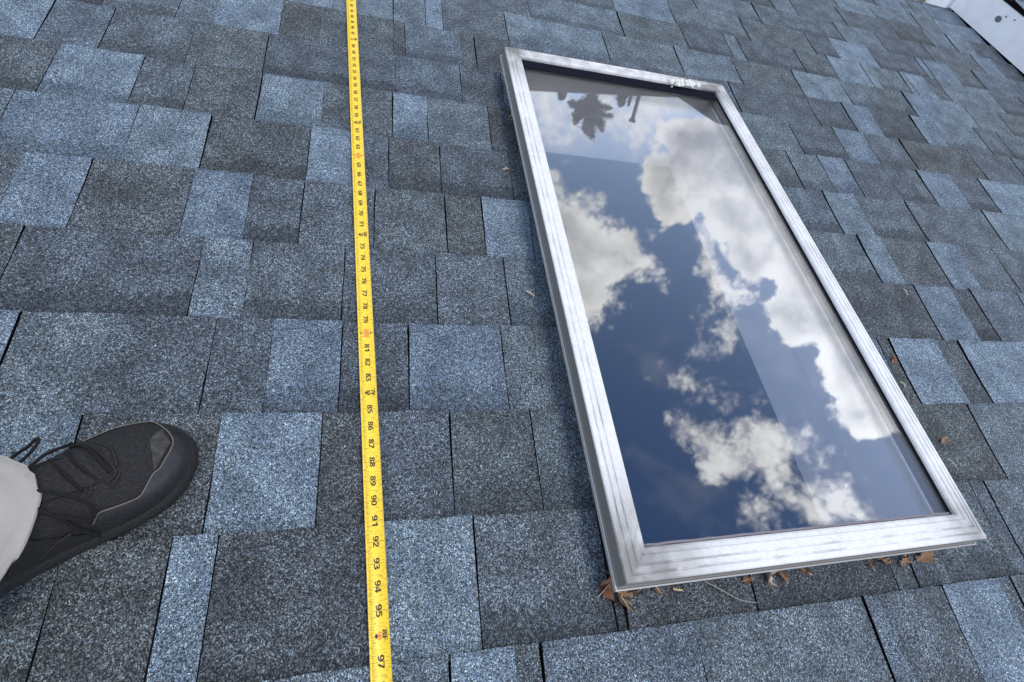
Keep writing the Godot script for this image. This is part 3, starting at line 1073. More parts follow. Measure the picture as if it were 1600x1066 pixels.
func tape_texture() -> ImageTexture:
	# four inches of the printed blade: sixteenths down one edge, lines across at each inch, rubbed and smudged
	var w := 256
	var h := 2048
	var im := Image.create(w, h, false, Image.FORMAT_RGB8)
	im.fill(lin(0.82, 0.56, 0.02))
	var black := lin(0.16, 0.12, 0.02)
	var fade := lin(0.45, 0.3, 0.02)
	for k in 64:
		var y := int(k * h / 64.0)
		var j := k % 16
		var length := 0.11
		if j % 2 == 0:
			length = 0.17
		if j % 4 == 0:
			length = 0.22
		if j % 8 == 0:
			length = 0.28
		if j == 0:
			im.fill_rect(Rect2i(int(0.07 * w), y - 5 if y > 0 else 0, int(0.93 * w), 10), black)
			if y == 0:
				im.fill_rect(Rect2i(int(0.07 * w), h - 5, int(0.93 * w), 5), black)
			continue
		im.fill_rect(Rect2i(int(0.09 * w), y - 5, int(length * w), 10), black)
		im.fill_rect(Rect2i(int((0.86 if j % 4 == 0 else 0.93) * w), y - 4, int((0.12 if j % 4 == 0 else 0.05) * w), 7), fade)
	for e in [0, w - 5]:
		im.fill_rect(Rect2i(e, 0, 5, h), lin(0.5, 0.36, 0.08))
	var px := im.get_data()
	var smudge := noise_bytes(w, h, 0.012, 5, 83)
	var rub := noise_bytes(w, h, 0.2, 2, 84, Vector2(1, 6))
	for i in w * h:
		var f := 1.0 - maxf(0.0, (smudge[i] - 138) / 255.0) * 0.55 - maxf(0.0, (rub[i] - 190) / 255.0) * 0.6
		px[3 * i] = int(px[3 * i] * f)
		px[3 * i + 1] = int(px[3 * i + 1] * f)
		px[3 * i + 2] = int(minf(px[3 * i + 2] * f + (1.0 - f) * 60.0, 255.0))
	return ImageTexture.create_from_image(Image.create_from_data(w, h, false, Image.FORMAT_RGB8, px))


# ---------------------------------------------------------------- the person who takes the photograph

const SHOE_S := [0.0, 0.5, 1.5, 3.0, 4.5, 6.0, 7.5, 9.0, 10.0, 10.8, 11.3, 11.58, 11.7]
const SHOE_IN := [0.0, 0.9, 1.3, 1.3, 1.35, 1.55, 1.85, 2.0, 1.85, 1.45, 1.0, 0.55, 0.0]
const SHOE_OUT := [0.0, 0.9, 1.35, 1.45, 1.6, 1.8, 2.0, 2.1, 1.98, 1.6, 1.12, 0.62, 0.0]
const SHOE_TOP := [3.2, 3.6, 3.7, 4.0, 4.7, 4.0, 3.3, 2.75, 2.4, 2.05, 1.7, 1.4, 1.15]
const SHOE_SOLE := [1.3, 1.3, 1.25, 1.2, 1.1, 1.05, 1.0, 1.0, 1.0, 1.0, 1.05, 1.05, 1.05]


func along_shoe(s: float, y: Array) -> float:
	var n := SHOE_S.size()
	var i := 0
	while i < n - 2 and s > SHOE_S[i + 1]:
		i += 1
	var slope := func(k: int) -> float:
		var a := maxi(k - 1, 0)
		var b := mini(k + 1, n - 1)
		return (y[b] - y[a]) / (SHOE_S[b] - SHOE_S[a])
	var h: float = SHOE_S[i + 1] - SHOE_S[i]
	var t: float = (s - SHOE_S[i]) / h
	var m0: float = slope.call(i)
	var m1: float = slope.call(i + 1)
	return (2 * t * t * t - 3 * t * t + 1) * y[i] + (t * t * t - 2 * t * t + t) * h * m0 + (3 * t * t - 2 * t * t * t) * y[i + 1] + (t * t * t - t * t) * h * m1


func shoe_at(s: float, w: float, h: float) -> Vector3:
	# shoe axes: x towards the toe, y up, z to the inner side, metres
	return Vector3(s, h, w) * INCH


func shoe_skin(s: float, ph: float, off := 0.0) -> Vector3:
	# ph: 0 at the inner edge of the sole, PI at the outer
	var a := maxf(along_shoe(s, SHOE_IN), 0.0)
	var b := maxf(along_shoe(s, SHOE_OUT), 0.0)
	var half := (a + b) / 2.0
	var mid := (a - b) / 2.0
	var c := cos(ph)
	var w := mid + (half + off) * signf(c) * pow(absf(c), 0.8)
	var sole := along_shoe(s, SHOE_SOLE)
	var h := sole + (along_shoe(s, SHOE_TOP) - sole + off) * pow(maxf(sin(ph), 0.0), 0.85)
	return shoe_at(s, w, h)


func shoe_patch(st: SurfaceTool, from: float, to: float, lo: Callable, hi: Callable, off: float, ns: int, np: int) -> void:
	for i in ns:
		for k in np:
			var q := []
			for e in [[i, k], [i + 1, k], [i + 1, k + 1], [i, k + 1]]:
				var s := lerpf(from, to, float(e[0]) / ns)
				var p := lerpf(lo.call(s), hi.call(s), float(e[1]) / np)
				q.append([shoe_skin(s, p, off), Vector2(s / 3.0, p * 0.8)])
			for e in [0, 3, 2, 0, 2, 1]:
				st.set_uv(q[e][1])
				st.add_vertex(q[e][0])


func shoe_line(pairs: Array, off: float, steps := 5) -> PackedVector3Array:
	var pts := PackedVector3Array()
	for p in pairs:
		pts.append(shoe_skin(p[0], p[1], off + (p[2] if p.size() > 2 else 0.0)))
	return spline(pts, steps)


func table_of(pairs: Array) -> Callable:
	return func(s: float) -> float:
		for i in pairs.size() - 1:
			if s <= pairs[i + 1][0]:
				return lerpf(pairs[i][1], pairs[i + 1][1], clampf((s - pairs[i][0]) / (pairs[i + 1][0] - pairs[i][0]), 0.0, 1.0))
		return pairs[-1][1]


func make_shoe(person: Node3D) -> Node3D:
	var shoe := Node3D.new()
	shoe.name = "shoe"
	person.add_child(shoe)
	var cloth := StandardMaterial3D.new()
	var scuff := noise_bytes(512, 512, 0.03, 5, 17)
	var weave := noise_bytes(512, 512, 0.3, 2, 18, Vector2(1, 5))
	for i in scuff.size():
		scuff[i] = clampi(int(scuff[i] * 0.7 + weave[i] * 0.3), 0, 255)
	cloth.albedo_texture = ramp_texture(scuff, 512, 512, [[0.0, Color(0.01, 0.01, 0.012)], [0.55, Color(0.015, 0.015, 0.016)], [0.72, Color(0.026, 0.026, 0.025)], [1.0, Color(0.07, 0.067, 0.062)]])
	var rib := Image.create(8, 256, false, Image.FORMAT_L8)
	for y in 256:
		for x in 8:
			rib.set_pixel(x, y, Color.WHITE * (0.5 + 0.5 * sin(y / 256.0 * TAU * 34.0)))
	cloth.heightmap_enabled = true
	cloth.heightmap_texture = ImageTexture.create_from_image(rib)
	cloth.heightmap_scale = 0.035
	cloth.roughness = 0.75
	cloth.metallic_specular = 0.35
	var rubber := StandardMaterial3D.new()
	rubber.albedo_texture = ramp_texture(noise_bytes(256, 256, 0.06, 5, 27), 256, 256, [[0.0, Color(0.007, 0.007, 0.008)], [0.55, Color(0.011, 0.011, 0.012)], [1.0, Color(0.03, 0.029, 0.027)]])
	rubber.uv1_triplanar = true
	rubber.uv1_scale = Vector3(12, 12, 12)
	rubber.roughness = 0.45
	rubber.metallic_specular = 0.5
	var sole_mat := StandardMaterial3D.new()
	sole_mat.albedo_texture = ramp_texture(noise_bytes(256, 256, 0.08, 5, 37), 256, 256, [[0.0, Color(0.016, 0.016, 0.017)], [0.55, Color(0.026, 0.026, 0.026)], [1.0, Color(0.055, 0.053, 0.05)]])
	sole_mat.uv1_triplanar = true
	sole_mat.uv1_scale = Vector3(10, 10, 10)
	sole_mat.roughness = 0.8
	sole_mat.metallic_specular = 0.25
	# sole: a thick welt that swells out past the upper
	var outline := []
	for side in [1, -1]:
		for i in 44:
			var x := i / 44.0
			var s := 11.7 * 0.5 * (1.0 - cos(PI * (x if side == 1 else 1.0 - x)))
			outline.append([s, side])
	var rings := [[0.0, -0.06], [0.06, 0.05], [0.35, 0.13], [0.8, 0.12], [1.0, 0.05], [1.12, -0.06]]
	var st := tool()
	for r in rings.size() - 1:
		for i in outline.size():
			var q := []
			for e in [[i, r], [i + 1, r], [i + 1, r + 1], [i, r + 1]]:
				var p: Array = outline[e[0] % outline.size()]
				var s: float = p[0]
				var w: float = along_shoe(s, SHOE_IN) if p[1] == 1 else -along_shoe(s, SHOE_OUT)
				var off: float = rings[e[1]][1]
				var k := clampf((s - 10.6) / 1.1, 0.0, 1.0) - clampf((1.0 - s), 0.0, 1.0)
				q.append(shoe_at(s + off * k, w + off * (1.0 - absf(k)) * p[1], rings[e[1]][0] * (along_shoe(s, SHOE_SOLE) / 1.0) + 0.02))
			quad(st, q[3], q[2], q[1], q[0])
	part("sole", done(st, true), sole_mat, shoe)
	st = tool()
	shoe_patch(st, 0.02, 11.69, func(_s): return 0.0, func(_s): return PI, 0.0, 70, 30)
	part("upper", done(st, true), cloth, shoe)
	# toe guard of smooth rubber with pale piping along its edge
	var inner := table_of([[7.3, 0.42], [7.54, 0.57], [7.73, 0.65], [8.29, 0.62], [8.97, 0.59], [9.35, 0.72], [9.85, 0.93], [10.16, 0.96], [10.53, 1.09], [10.9, 1.24], [11.15, 1.45], [11.21, 1.66]])
	var outer := table_of([[8.41, 2.5], [9.66, 2.54], [10.72, 2.6], [11.03, 2.35], [11.15, 1.97], [11.21, 1.68]])
	st = tool()
	shoe_patch(st, 7.3, 11.69, func(_s): return 0.0, inner, 0.045, 50, 9)
	shoe_patch(st, 8.41, 11.69, outer, func(_s): return PI, 0.045, 44, 9)
	part("toe_guard", done(st, true), rubber, shoe)
	st = tool()
	tube(st, shoe_line([[7.3, 0.42], [7.54, 0.57], [7.73, 0.65], [8.29, 0.62], [8.97, 0.59], [9.35, 0.72], [9.85, 0.93], [10.16, 0.96], [10.53, 1.09], [10.9, 1.24], [11.15, 1.45], [11.21, 1.69], [11.15, 1.97], [11.03, 2.35], [10.72, 2.6], [9.66, 2.54], [8.41, 2.5]], 0.05), 0.03 * INCH, 5)
	part("piping", done(st, true), plain(0.13, 0.115, 0.095, 0.8), shoe)
	# scuffed toe panel
	st = tool()
	var c4 := [Vector2(10.42, 1.6), Vector2(11.08, 1.92), Vector2(11.03, 1.42), Vector2(9.93, 0.97)]
	for i in 8:
		for k in 8:
			var q := []
			for e in [[i, k], [i + 1, k], [i + 1, k + 1], [i, k + 1]]:
				var p: Vector2 = (c4[0] as Vector2).lerp(c4[1], e[0] / 8.0).lerp((c4[3] as Vector2).lerp(c4[2], e[0] / 8.0), e[1] / 8.0)
				q.append(shoe_skin(p.x, p.y, 0.035))
			quad(st, q[0], q[3], q[2], q[1])
	var panel := StandardMaterial3D.new()
	panel.albedo_texture = ramp_texture(noise_bytes(256, 256, 0.03, 5, 47), 256, 256, [[0.0, Color(0.014, 0.014, 0.013)], [0.5, Color(0.024, 0.023, 0.021)], [1.0, Color(0.08, 0.075, 0.068)]])
	panel.uv1_triplanar = true
	panel.uv1_scale = Vector3(14, 14, 14)
	panel.roughness = 0.75
	part("toe_panel", done(st, true), panel, shoe)
	# side panels, raised ridges, and the loops that hold the lace
	st = tool()
	shoe_patch(st, 2.0, 6.9, table_of([[2.0, 0.0], [7.0, 0.0]]), table_of([[2.0, 0.9], [5.0, 0.75], [6.9, 0.2]]), 0.06, 20, 6)
	part("side_panel", done(st, true), rubber, shoe)
	for e in [[[3.2, 0.05], [4.0, 0.35], [4.6, 0.7]], [[4.2, 0.05], [5.0, 0.35], [5.7, 0.62]], [[5.2, 0.05], [5.9, 0.25], [6.6, 0.4]]]:
		st = tool()
		tube(st, shoe_line(e, 0.07), 0.06 * INCH, 6)
		part("ridge", done(st, true), sole_mat, shoe)
	for e in [[[8.0, 2.5], [8.5, 2.36], [8.82, 1.75], [8.93, 1.4], [8.7, 1.28], [8.45, 1.25]], [[7.35, 2.2], [7.9, 1.95], [8.05, 1.6], [8.0, 1.25], [7.75, 1.1]], [[8.5, 1.08], [8.75, 1.2], [9.0, 1.3]], [[8.85, 2.15], [9.2, 1.75], [9.05, 1.45]]]:
		st = tool()
		tube(st, shoe_line(e, 0.03), 0.075 * INCH, 6)
		part("lace_loop", done(st, true), cloth, shoe)
	st = tool()
	shoe_patch(st, 4.7, 8.4, func(_s): return 1.3, func(_s): return 1.95, 0.09, 16, 8)
	part("tongue", done(st, true), cloth, shoe)
	var lace := plain(0.006, 0.006, 0.007, 0.9)
	for e in [[[8.1, 2.4, 0.02], [8.45, 2.15, 0.08], [8.68, 1.72, 0.1], [8.75, 1.4, 0.02]], [[7.95, 2.22, 0.03], [8.05, 1.7, 0.12], [8.3, 1.36, 0.03]], [[7.45, 2.0, 0.04], [7.62, 1.58, 0.14], [7.75, 1.25, 0.04]],
			[[6.2, 1.7, 0.25], [6.9, 1.9, 0.3], [7.42, 2.3, 0.2], [8.17, 2.55, 0.1]],
			[[6.1, 1.45, 0.3], [6.6, 1.5, 0.45], [7.11, 1.38, 0.5], [7.6, 1.12, 0.42], [7.72, 0.85, 0.3], [7.4, 0.62, 0.2], [6.98, 0.8, 0.2], [6.4, 1.2, 0.3]],
			[[6.1, 1.4, 0.25], [6.5, 1.2, 0.3], [6.75, 0.9, 0.2], [6.95, 0.4, 0.15], [7.15, 0.1, 0.14]],
			[[6.0, 1.7, 0.3], [6.3, 2.1, 0.45], [6.55, 2.5, 0.6], [6.95, 2.75, 0.85], [7.3, 2.72, 0.95], [7.35, 2.6, 0.75], [6.9, 2.45, 0.4], [6.3, 2.0, 0.3]]]:
		st = tool()
		tube(st, shoe_line(e, 0.05), 0.07 * INCH, 7)
		part("lace", done(st, true), lace, shoe)
	st = tool()
	var ankle := PackedVector3Array()
	for k in 7:
		ankle.append(shoe_at(3.4 - 0.05 * k, 0.0, 2.2 + k * 0.9))
	tube(st, ankle, 1.45 * INCH, 14)
	part("sock", done(st, true), plain(0.015, 0.015, 0.017, 0.95), shoe)
	return shoe


# Bodies: distances to tapered bones joined smoothly on a grid, meshed as surface nets.
func net(bones: Array, cell: float, blend: float, cuts: Array, fold: FastNoiseLite = null, fold_by := 0.0) -> ArrayMesh:
	var lo := Vector3.INF
	var hi := -Vector3.INF
	for b in bones:
		var r: float = maxf(b[2], b[3]) + cell * 3 + fold_by
		for p in [b[0], b[1]]:
			lo = lo.min(p - Vector3.ONE * r)
			hi = hi.max(p + Vector3.ONE * r)
	var n := Vector3i(((hi - lo) / cell).ceil()) + Vector3i.ONE
	var field := PackedFloat32Array()
	field.resize(n.x * n.y * n.z)
	field.fill(1.0)
	for b in bones:
		var a: Vector3 = b[0]
		var ab: Vector3 = b[1] - b[0]
		var len2 := maxf(ab.length_squared(), 1e-9)
		var ra: float = b[2]
		var rb: float = b[3]
		var reach := maxf(ra, rb) + blend + cell * 2.5 + fold_by
		var p0 := (a.min(b[1]) - Vector3.ONE * reach - lo) / cell
		var p1 := (a.max(b[1]) + Vector3.ONE * reach - lo) / cell
		for z in range(maxi(0, int(p0.z)), mini(n.z, int(p1.z) + 2)):
			for y in range(maxi(0, int(p0.y)), mini(n.y, int(p1.y) + 2)):
				for x in range(maxi(0, int(p0.x)), mini(n.x, int(p1.x) + 2)):
					var p := lo + Vector3(x, y, z) * cell
					var t := clampf((p - a).dot(ab) / len2, 0.0, 1.0)
					var d := (a + ab * t).distance_to(p) - lerpf(ra, rb, t)
					var i := (z * n.y + y) * n.x + x
					var f := field[i]
					var h := maxf(blend - absf(f - d), 0.0) / blend
					field[i] = minf(f, d) - h * h * blend * 0.25
	if fold:
		for z in n.z:
			for y in n.y:
				for x in n.x:
					var i := (z * n.y + y) * n.x + x
					if absf(field[i]) < 0.05:
						var p := lo + Vector3(x, y, z) * cell
						field[i] += fold.get_noise_3d(p.x, p.y, p.z) * fold_by
	for c in cuts:
		var pl: Plane = c
		for z in n.z:
			for y in n.y:
				for x in n.x:
					var i := (z * n.y + y) * n.x + x
					if field[i] < 0.2:
						field[i] = maxf(field[i], pl.distance_to(lo + Vector3(x, y, z) * cell))
	var step := [1, n.x, n.x * n.y]
	var at_cell := {}
	var verts := PackedVector3Array()
	var norms := PackedVector3Array()
	var index := PackedInt32Array()
	for z in n.z - 1:
		for y in n.y - 1:
			for x in n.x - 1:
				var i := (z * n.y + y) * n.x + x
				if field[i] > cell * 2.0 or field[i] < -cell * 2.0:
					continue
				var mask := 0
				var v := []
				for k in 8:
					var f := field[i + (k & 1) + ((k >> 1) & 1) * step[1] + (k >> 2) * step[2]]
					v.append(f)
					if f < 0.0:
						mask |= 1 << k
				if mask == 0 or mask == 255:
					continue
				var sum := Vector3.ZERO
				var cnt := 0
				for e in [[0, 1], [2, 3], [4, 5], [6, 7], [0, 2], [1, 3], [4, 6], [5, 7], [0, 4], [1, 5], [2, 6], [3, 7]]:
					var fa: float = v[e[0]]
					var fb: float = v[e[1]]
					if (fa < 0.0) != (fb < 0.0):
						var t := fa / (fa - fb)
						var pa := Vector3(e[0] & 1, (e[0] >> 1) & 1, e[0] >> 2)
						var pb := Vector3(e[1] & 1, (e[1] >> 1) & 1, e[1] >> 2)
						sum += pa.lerp(pb, t)
						cnt += 1
				at_cell[i] = verts.size()
				verts.append(lo + (Vector3(x, y, z) + sum / cnt) * cell)
				norms.append(Vector3(v[1] + v[3] + v[5] + v[7] - v[0] - v[2] - v[4] - v[6], v[2] + v[3] + v[6] + v[7] - v[0] - v[1] - v[4] - v[5], v[4] + v[5] + v[6] + v[7] - v[0] - v[1] - v[2] - v[3]).normalized())
	for i in at_cell:
		for ax in 3:
			var s1: int = step[(ax + 1) % 3]
			var s2: int = step[(ax + 2) % 3]
			var inside := field[i] < 0.0
			if inside == (field[i + step[ax]] < 0.0):
				continue
			if not (at_cell.has(i - s1) and at_cell.has(i - s2) and at_cell.has(i - s1 - s2)):
				continue
			var q := [at_cell[i], at_cell[i - s1], at_cell[i - s1 - s2], at_cell[i - s2]]
			for k in ([0, 1, 2, 0, 2, 3] if not inside else [0, 2, 1, 0, 3, 2]):
				index.append(q[k])
	var arrays := []
	arrays.resize(Mesh.ARRAY_MAX)
	arrays[Mesh.ARRAY_VERTEX] = verts
	arrays[Mesh.ARRAY_NORMAL] = norms
	arrays[Mesh.ARRAY_INDEX] = index
	var mesh := ArrayMesh.new()
	mesh.add_surface_from_arrays(Mesh.PRIMITIVE_TRIANGLES, arrays)
	return mesh


func bone(a: Vector3, b: Vector3, ra: float, rb: float) -> Array:
	# joints in u, v, h inches
	return [at(a.x, a.y, a.z), at(b.x, b.y, b.z), ra * INCH, rb * INCH]


func make_person() -> void:
	var person := thing("person", "person in pale trousers and black lace-up shoes sitting on the roof beside the tape", "person", roof_frame)
	var yaw := deg_to_rad(38.0)
	var shoe := make_shoe(person)
	var stand := Transform3D(Basis(Vector3.UP, yaw), at(-17.12, -14.96, 0.22))
	shoe.transform = stand
	var other := shoe.duplicate()
	other.name = "shoe_001"
	person.add_child(other)
	other.transform = Transform3D(Basis(Vector3.UP, deg_to_rad(20.0)), at(-22.0, -31.0, 0.22)) * Transform3D(Basis.from_scale(Vector3(1, 1, -1)), Vector3.ZERO)
	# seated on the slope, knees up
	var l_ankle := Vector3(-14.0, -11.6, 3.3)
	var l_knee := Vector3(-17.0, -18.6, 20.0)
	var r_ankle := Vector3(-18.6, -29.8, 3.3)
	var r_knee := Vector3(-22.5, -35.0, 18.5)
	var l_hip := Vector3(-32.0, -25.0, 6.0)
	var r_hip := Vector3(-30.0, -32.0, 6.0)
	var waist := Vector3(-32.5, -31.5, 12.0)
	var chest := Vector3(-29.5, -36.5, 24.0)
	var neck := Vector3(-28.0, -38.8, 29.5)
	var l_sh := Vector3(-30.5, -31.5, 26.5)
	var r_sh := Vector3(-26.5, -43.5, 26.5)
	var l_elbow := Vector3(-25.5, -24.5, 21.0)
	var l_wrist := Vector3(-18.0, -20.5, 22.8)
	var r_elbow := Vector3(-20.0, -42.5, 23.5)
	var r_wrist := Vector3(-20.5, -35.5, 21.8)
	var fold := FastNoiseLite.new()
	fold.seed = 6
	fold.frequency = 11.0
	fold.fractal_octaves = 2
	var khaki := StandardMaterial3D.new()
	khaki.albedo_texture = ramp_texture(noise_bytes(256, 256, 0.25, 3, 57), 256, 256, [[0.0, Color(0.42, 0.38, 0.335)], [1.0, Color(0.53, 0.485, 0.43)]])
	khaki.uv1_triplanar = true
	khaki.uv1_scale = Vector3(6, 6, 6)
	khaki.roughness = 0.9
	var hem := Plane(Vector3(0, -1, 0), at(-14.0, -12.3, 3.9))
	var hem2 := Plane(Vector3(0, -1, 0), at(-18.6, -29.8, 3.4))
	var legs := net([bone(l_ankle + Vector3(0.2, 0.3, -2.2), l_knee, 3.05, 3.0), bone(l_knee, l_hip, 3.1, 4.1), bone(r_ankle + Vector3(0, 0, -2.0), r_knee, 2.7, 3.0), bone(r_knee, r_hip, 3.1, 4.1), bone(l_hip, r_hip, 4.6, 4.6), bone((l_hip + r_hip) / 2, waist, 5.0, 5.4)], 0.0095, 0.05, [hem_cut(hem)], fold, 0.005)
	part("trousers", legs, khaki, person)
	var grey := plain(0.06, 0.075, 0.1, 0.9)
	var torso := net([bone(waist + Vector3(0, 0, -1.5), chest, 5.6, 6.2), bone(chest, neck, 5.4, 2.4), bone(l_sh, r_sh, 2.7, 2.7), bone(l_sh, l_elbow, 2.5, 2.0), bone(l_elbow, l_wrist, 2.0, 1.5), bone(r_sh, r_elbow, 2.5, 2.0), bone(r_elbow, r_wrist, 2.0, 1.5)], 0.014, 0.045, [], fold, 0.006)
	part("jacket", torso, grey, person)
	# head and hands
	var face := Vector3(0.78, 0.58, -0.25).normalized()
	var sidew := Vector3(-0.6, 0.8, 0.0)
	var up := Vector3(0, -0.384, 0.923)
	var head := neck + up * 6.0 + face * 1.0
	var skin := [bone(neck - up * 0.5, neck + up * 3.0, 2.2, 2.1), bone(head + up * 0.8 - face * 0.6, head + up * 0.8 - face * 0.3, 3.7, 3.6), bone(head + face * 0.9 - up * 0.5, head + face * 1.2 - up * 3.0, 2.7, 1.9), bone(head + face * 3.4 + up * 0.6, head + face * 4.3 - up * 0.9, 0.3, 0.5)]
	for s in [-1.0, 1.0]:
		skin.append(bone(head + sidew * s * 3.3 + up * 0.5, head + sidew * s * 3.4 - up * 0.8, 0.45, 0.35))
		skin.append(bone(head + face * 3.0 + sidew * s * 1.2 + up * 1.2, head + face * 3.0 + sidew * s * 1.6 + up * 1.2, 0.5, 0.4))
	part("head", net(skin, 0.0075, 0.012, []), plain(0.42, 0.26, 0.18, 0.6), person)
	for hnd in [[l_wrist, Vector3(0.85, 0.35, -0.35), 1.0], [r_wrist, Vector3(0.2, 0.85, -0.45), -1.0]]:
		var w: Vector3 = hnd[0]
		var f: Vector3 = (hnd[1] as Vector3).normalized()
		var x := f.cross(Vector3(0, 0, 1)).normalized()
		skin = [bone(w - f * 0.6, w + f * 2.4, 1.0, 1.1)]
		skin.append(bone(w + f * 2.0 - x * 0.9, w + f * 2.0 + x * 0.9, 0.6, 0.6))
		for k in 4:
			var root := w + f * 2.9 + x * (k - 1.5) * 0.72
			var mid := root + f * (1.3 + 0.2 * sin(k * 1.2)) + Vector3(0, 0, -0.2)
			skin.append(bone(root, mid, 0.36, 0.34))
			skin.append(bone(mid, mid + f * 0.9 + Vector3(0, 0, -0.9), 0.34, 0.28))
		skin.append(bone(w + f * 0.8 + x * hnd[2] * 0.9, w + f * 2.2 + x * hnd[2] * 1.9 + Vector3(0, 0, -0.3), 0.45, 0.34))
		part("hand", net(skin, 0.005, 0.008, []), plain(0.42, 0.26, 0.18, 0.6), person)
	part("hair", net([bone(head + up * 1.8 - face * 0.9, head + up * 1.9 + face * 0.2, 3.7, 3.3), bone(head - face * 1.8 + up * 0.8, head - face * 1.6 - up * 1.2, 2.9, 2.4)], 0.012, 0.03, []), plain(0.03, 0.022, 0.016, 0.7), person)


func hem_cut(p: Plane) -> Plane:
	return p


# ---------------------------------------------------------------- leaves and twigs

func dry_leaf(size: float, lobes: int, seed_: int) -> ArrayMesh:
	# a curled dry leaf: lobed outline, cupped along the midrib, inches
	var r := RandomNumberGenerator.new()
	r.seed = seed_
	var st := tool()
	var n := 22
	var rings := [[], [], []]
	var twist := r.randf_range(-0.6, 0.6)
	for k in n:
		var a := TAU * k / n
		var out := size * ((0.95 if k % 2 else 0.5) + 0.2 * cos(a * lobes) + r.randf_range(-0.12, 0.15))
		for j in 3:
			var d := out * (j + 1) / 3.0
			var x := cos(a) * d
			var y := sin(a) * d * 0.6
			# cupped along the midrib, rolled at the tip, crinkled at the rim
			var h := 1.5 * y * y / size + 0.25 * size * sin(x / size * 3.4 + twist) + r.randf_range(-0.06, 0.11) * size * j
			rings[j].append(Vector3(x, h + 0.15 * size, y * (1.0 - 0.25 * absf(y) / size)) * INCH)
	var mid := Vector3(0, 0.1 * size * INCH, 0)
	for k in n:
		var k2 := (k + 1) % n
		for p in [mid, rings[0][k2], rings[0][k]]:
			st.add_vertex(p)
		for j in 2:
			quad(st, rings[j][k], rings[j][k2], rings[j + 1][k2], rings[j + 1][k])
	return done(st, true)


func put_leaf(label: String, u: float, v: float, size: float, turn: float, tilt: float, kind: int) -> void:
	var lift := 0.2
	var o := thing("dry_leaf", label, "leaf", roof_frame * Transform3D(Basis(Vector3.UP, turn) * Basis(Vector3.RIGHT, tilt), at(u, v, lift)), "dry leaves round the skylight")
	var shades := [plain(0.2, 0.095, 0.05, 0.85), plain(0.27, 0.17, 0.1, 0.85), plain(0.42, 0.35, 0.28, 0.85), plain(0.11, 0.065, 0.045, 0.9)]
	var blade := part("blade", dry_leaf(size, 3 + kind % 3, 100 + taken["dry_leaf"] * 7), shades[kind], o)
	blade.position = Vector3.ZERO
	var st := tool()
	tube(st, PackedVector3Array([Vector3(-size * 0.9, 0.12 * size, 0) * INCH, Vector3(0, 0.14 * size, 0) * INCH, Vector3(size * 1.1, 0.32 * size, 0.15 * size) * INCH]), 0.022 * INCH, 5, 0.03 * INCH)
	part("stem", done(st), shades[2], o)


func put_twig(label: String, pts: Array, radius: float, r: float, g: float, b: float) -> void:
	var st := tool()
	var line := PackedVector3Array()
	var base := at(pts[0][0], pts[0][1], 0.0)
	for p in pts:
		line.append(at(p[0], p[1], p[2]) - base)
	tube(st, spline(line, 5), radius * INCH, 6, radius * 0.6 * INCH)
	var o := MeshInstance3D.new()
	o.name = numbered("twig")
	o.mesh = done(st, true)
	o.material_override = plain(r, g, b, 0.85)
	o.transform = roof_frame * Transform3D(Basis.IDENTITY, base)
	add_child(o)
	tag(o, label, "twig", "twigs on the shingles")


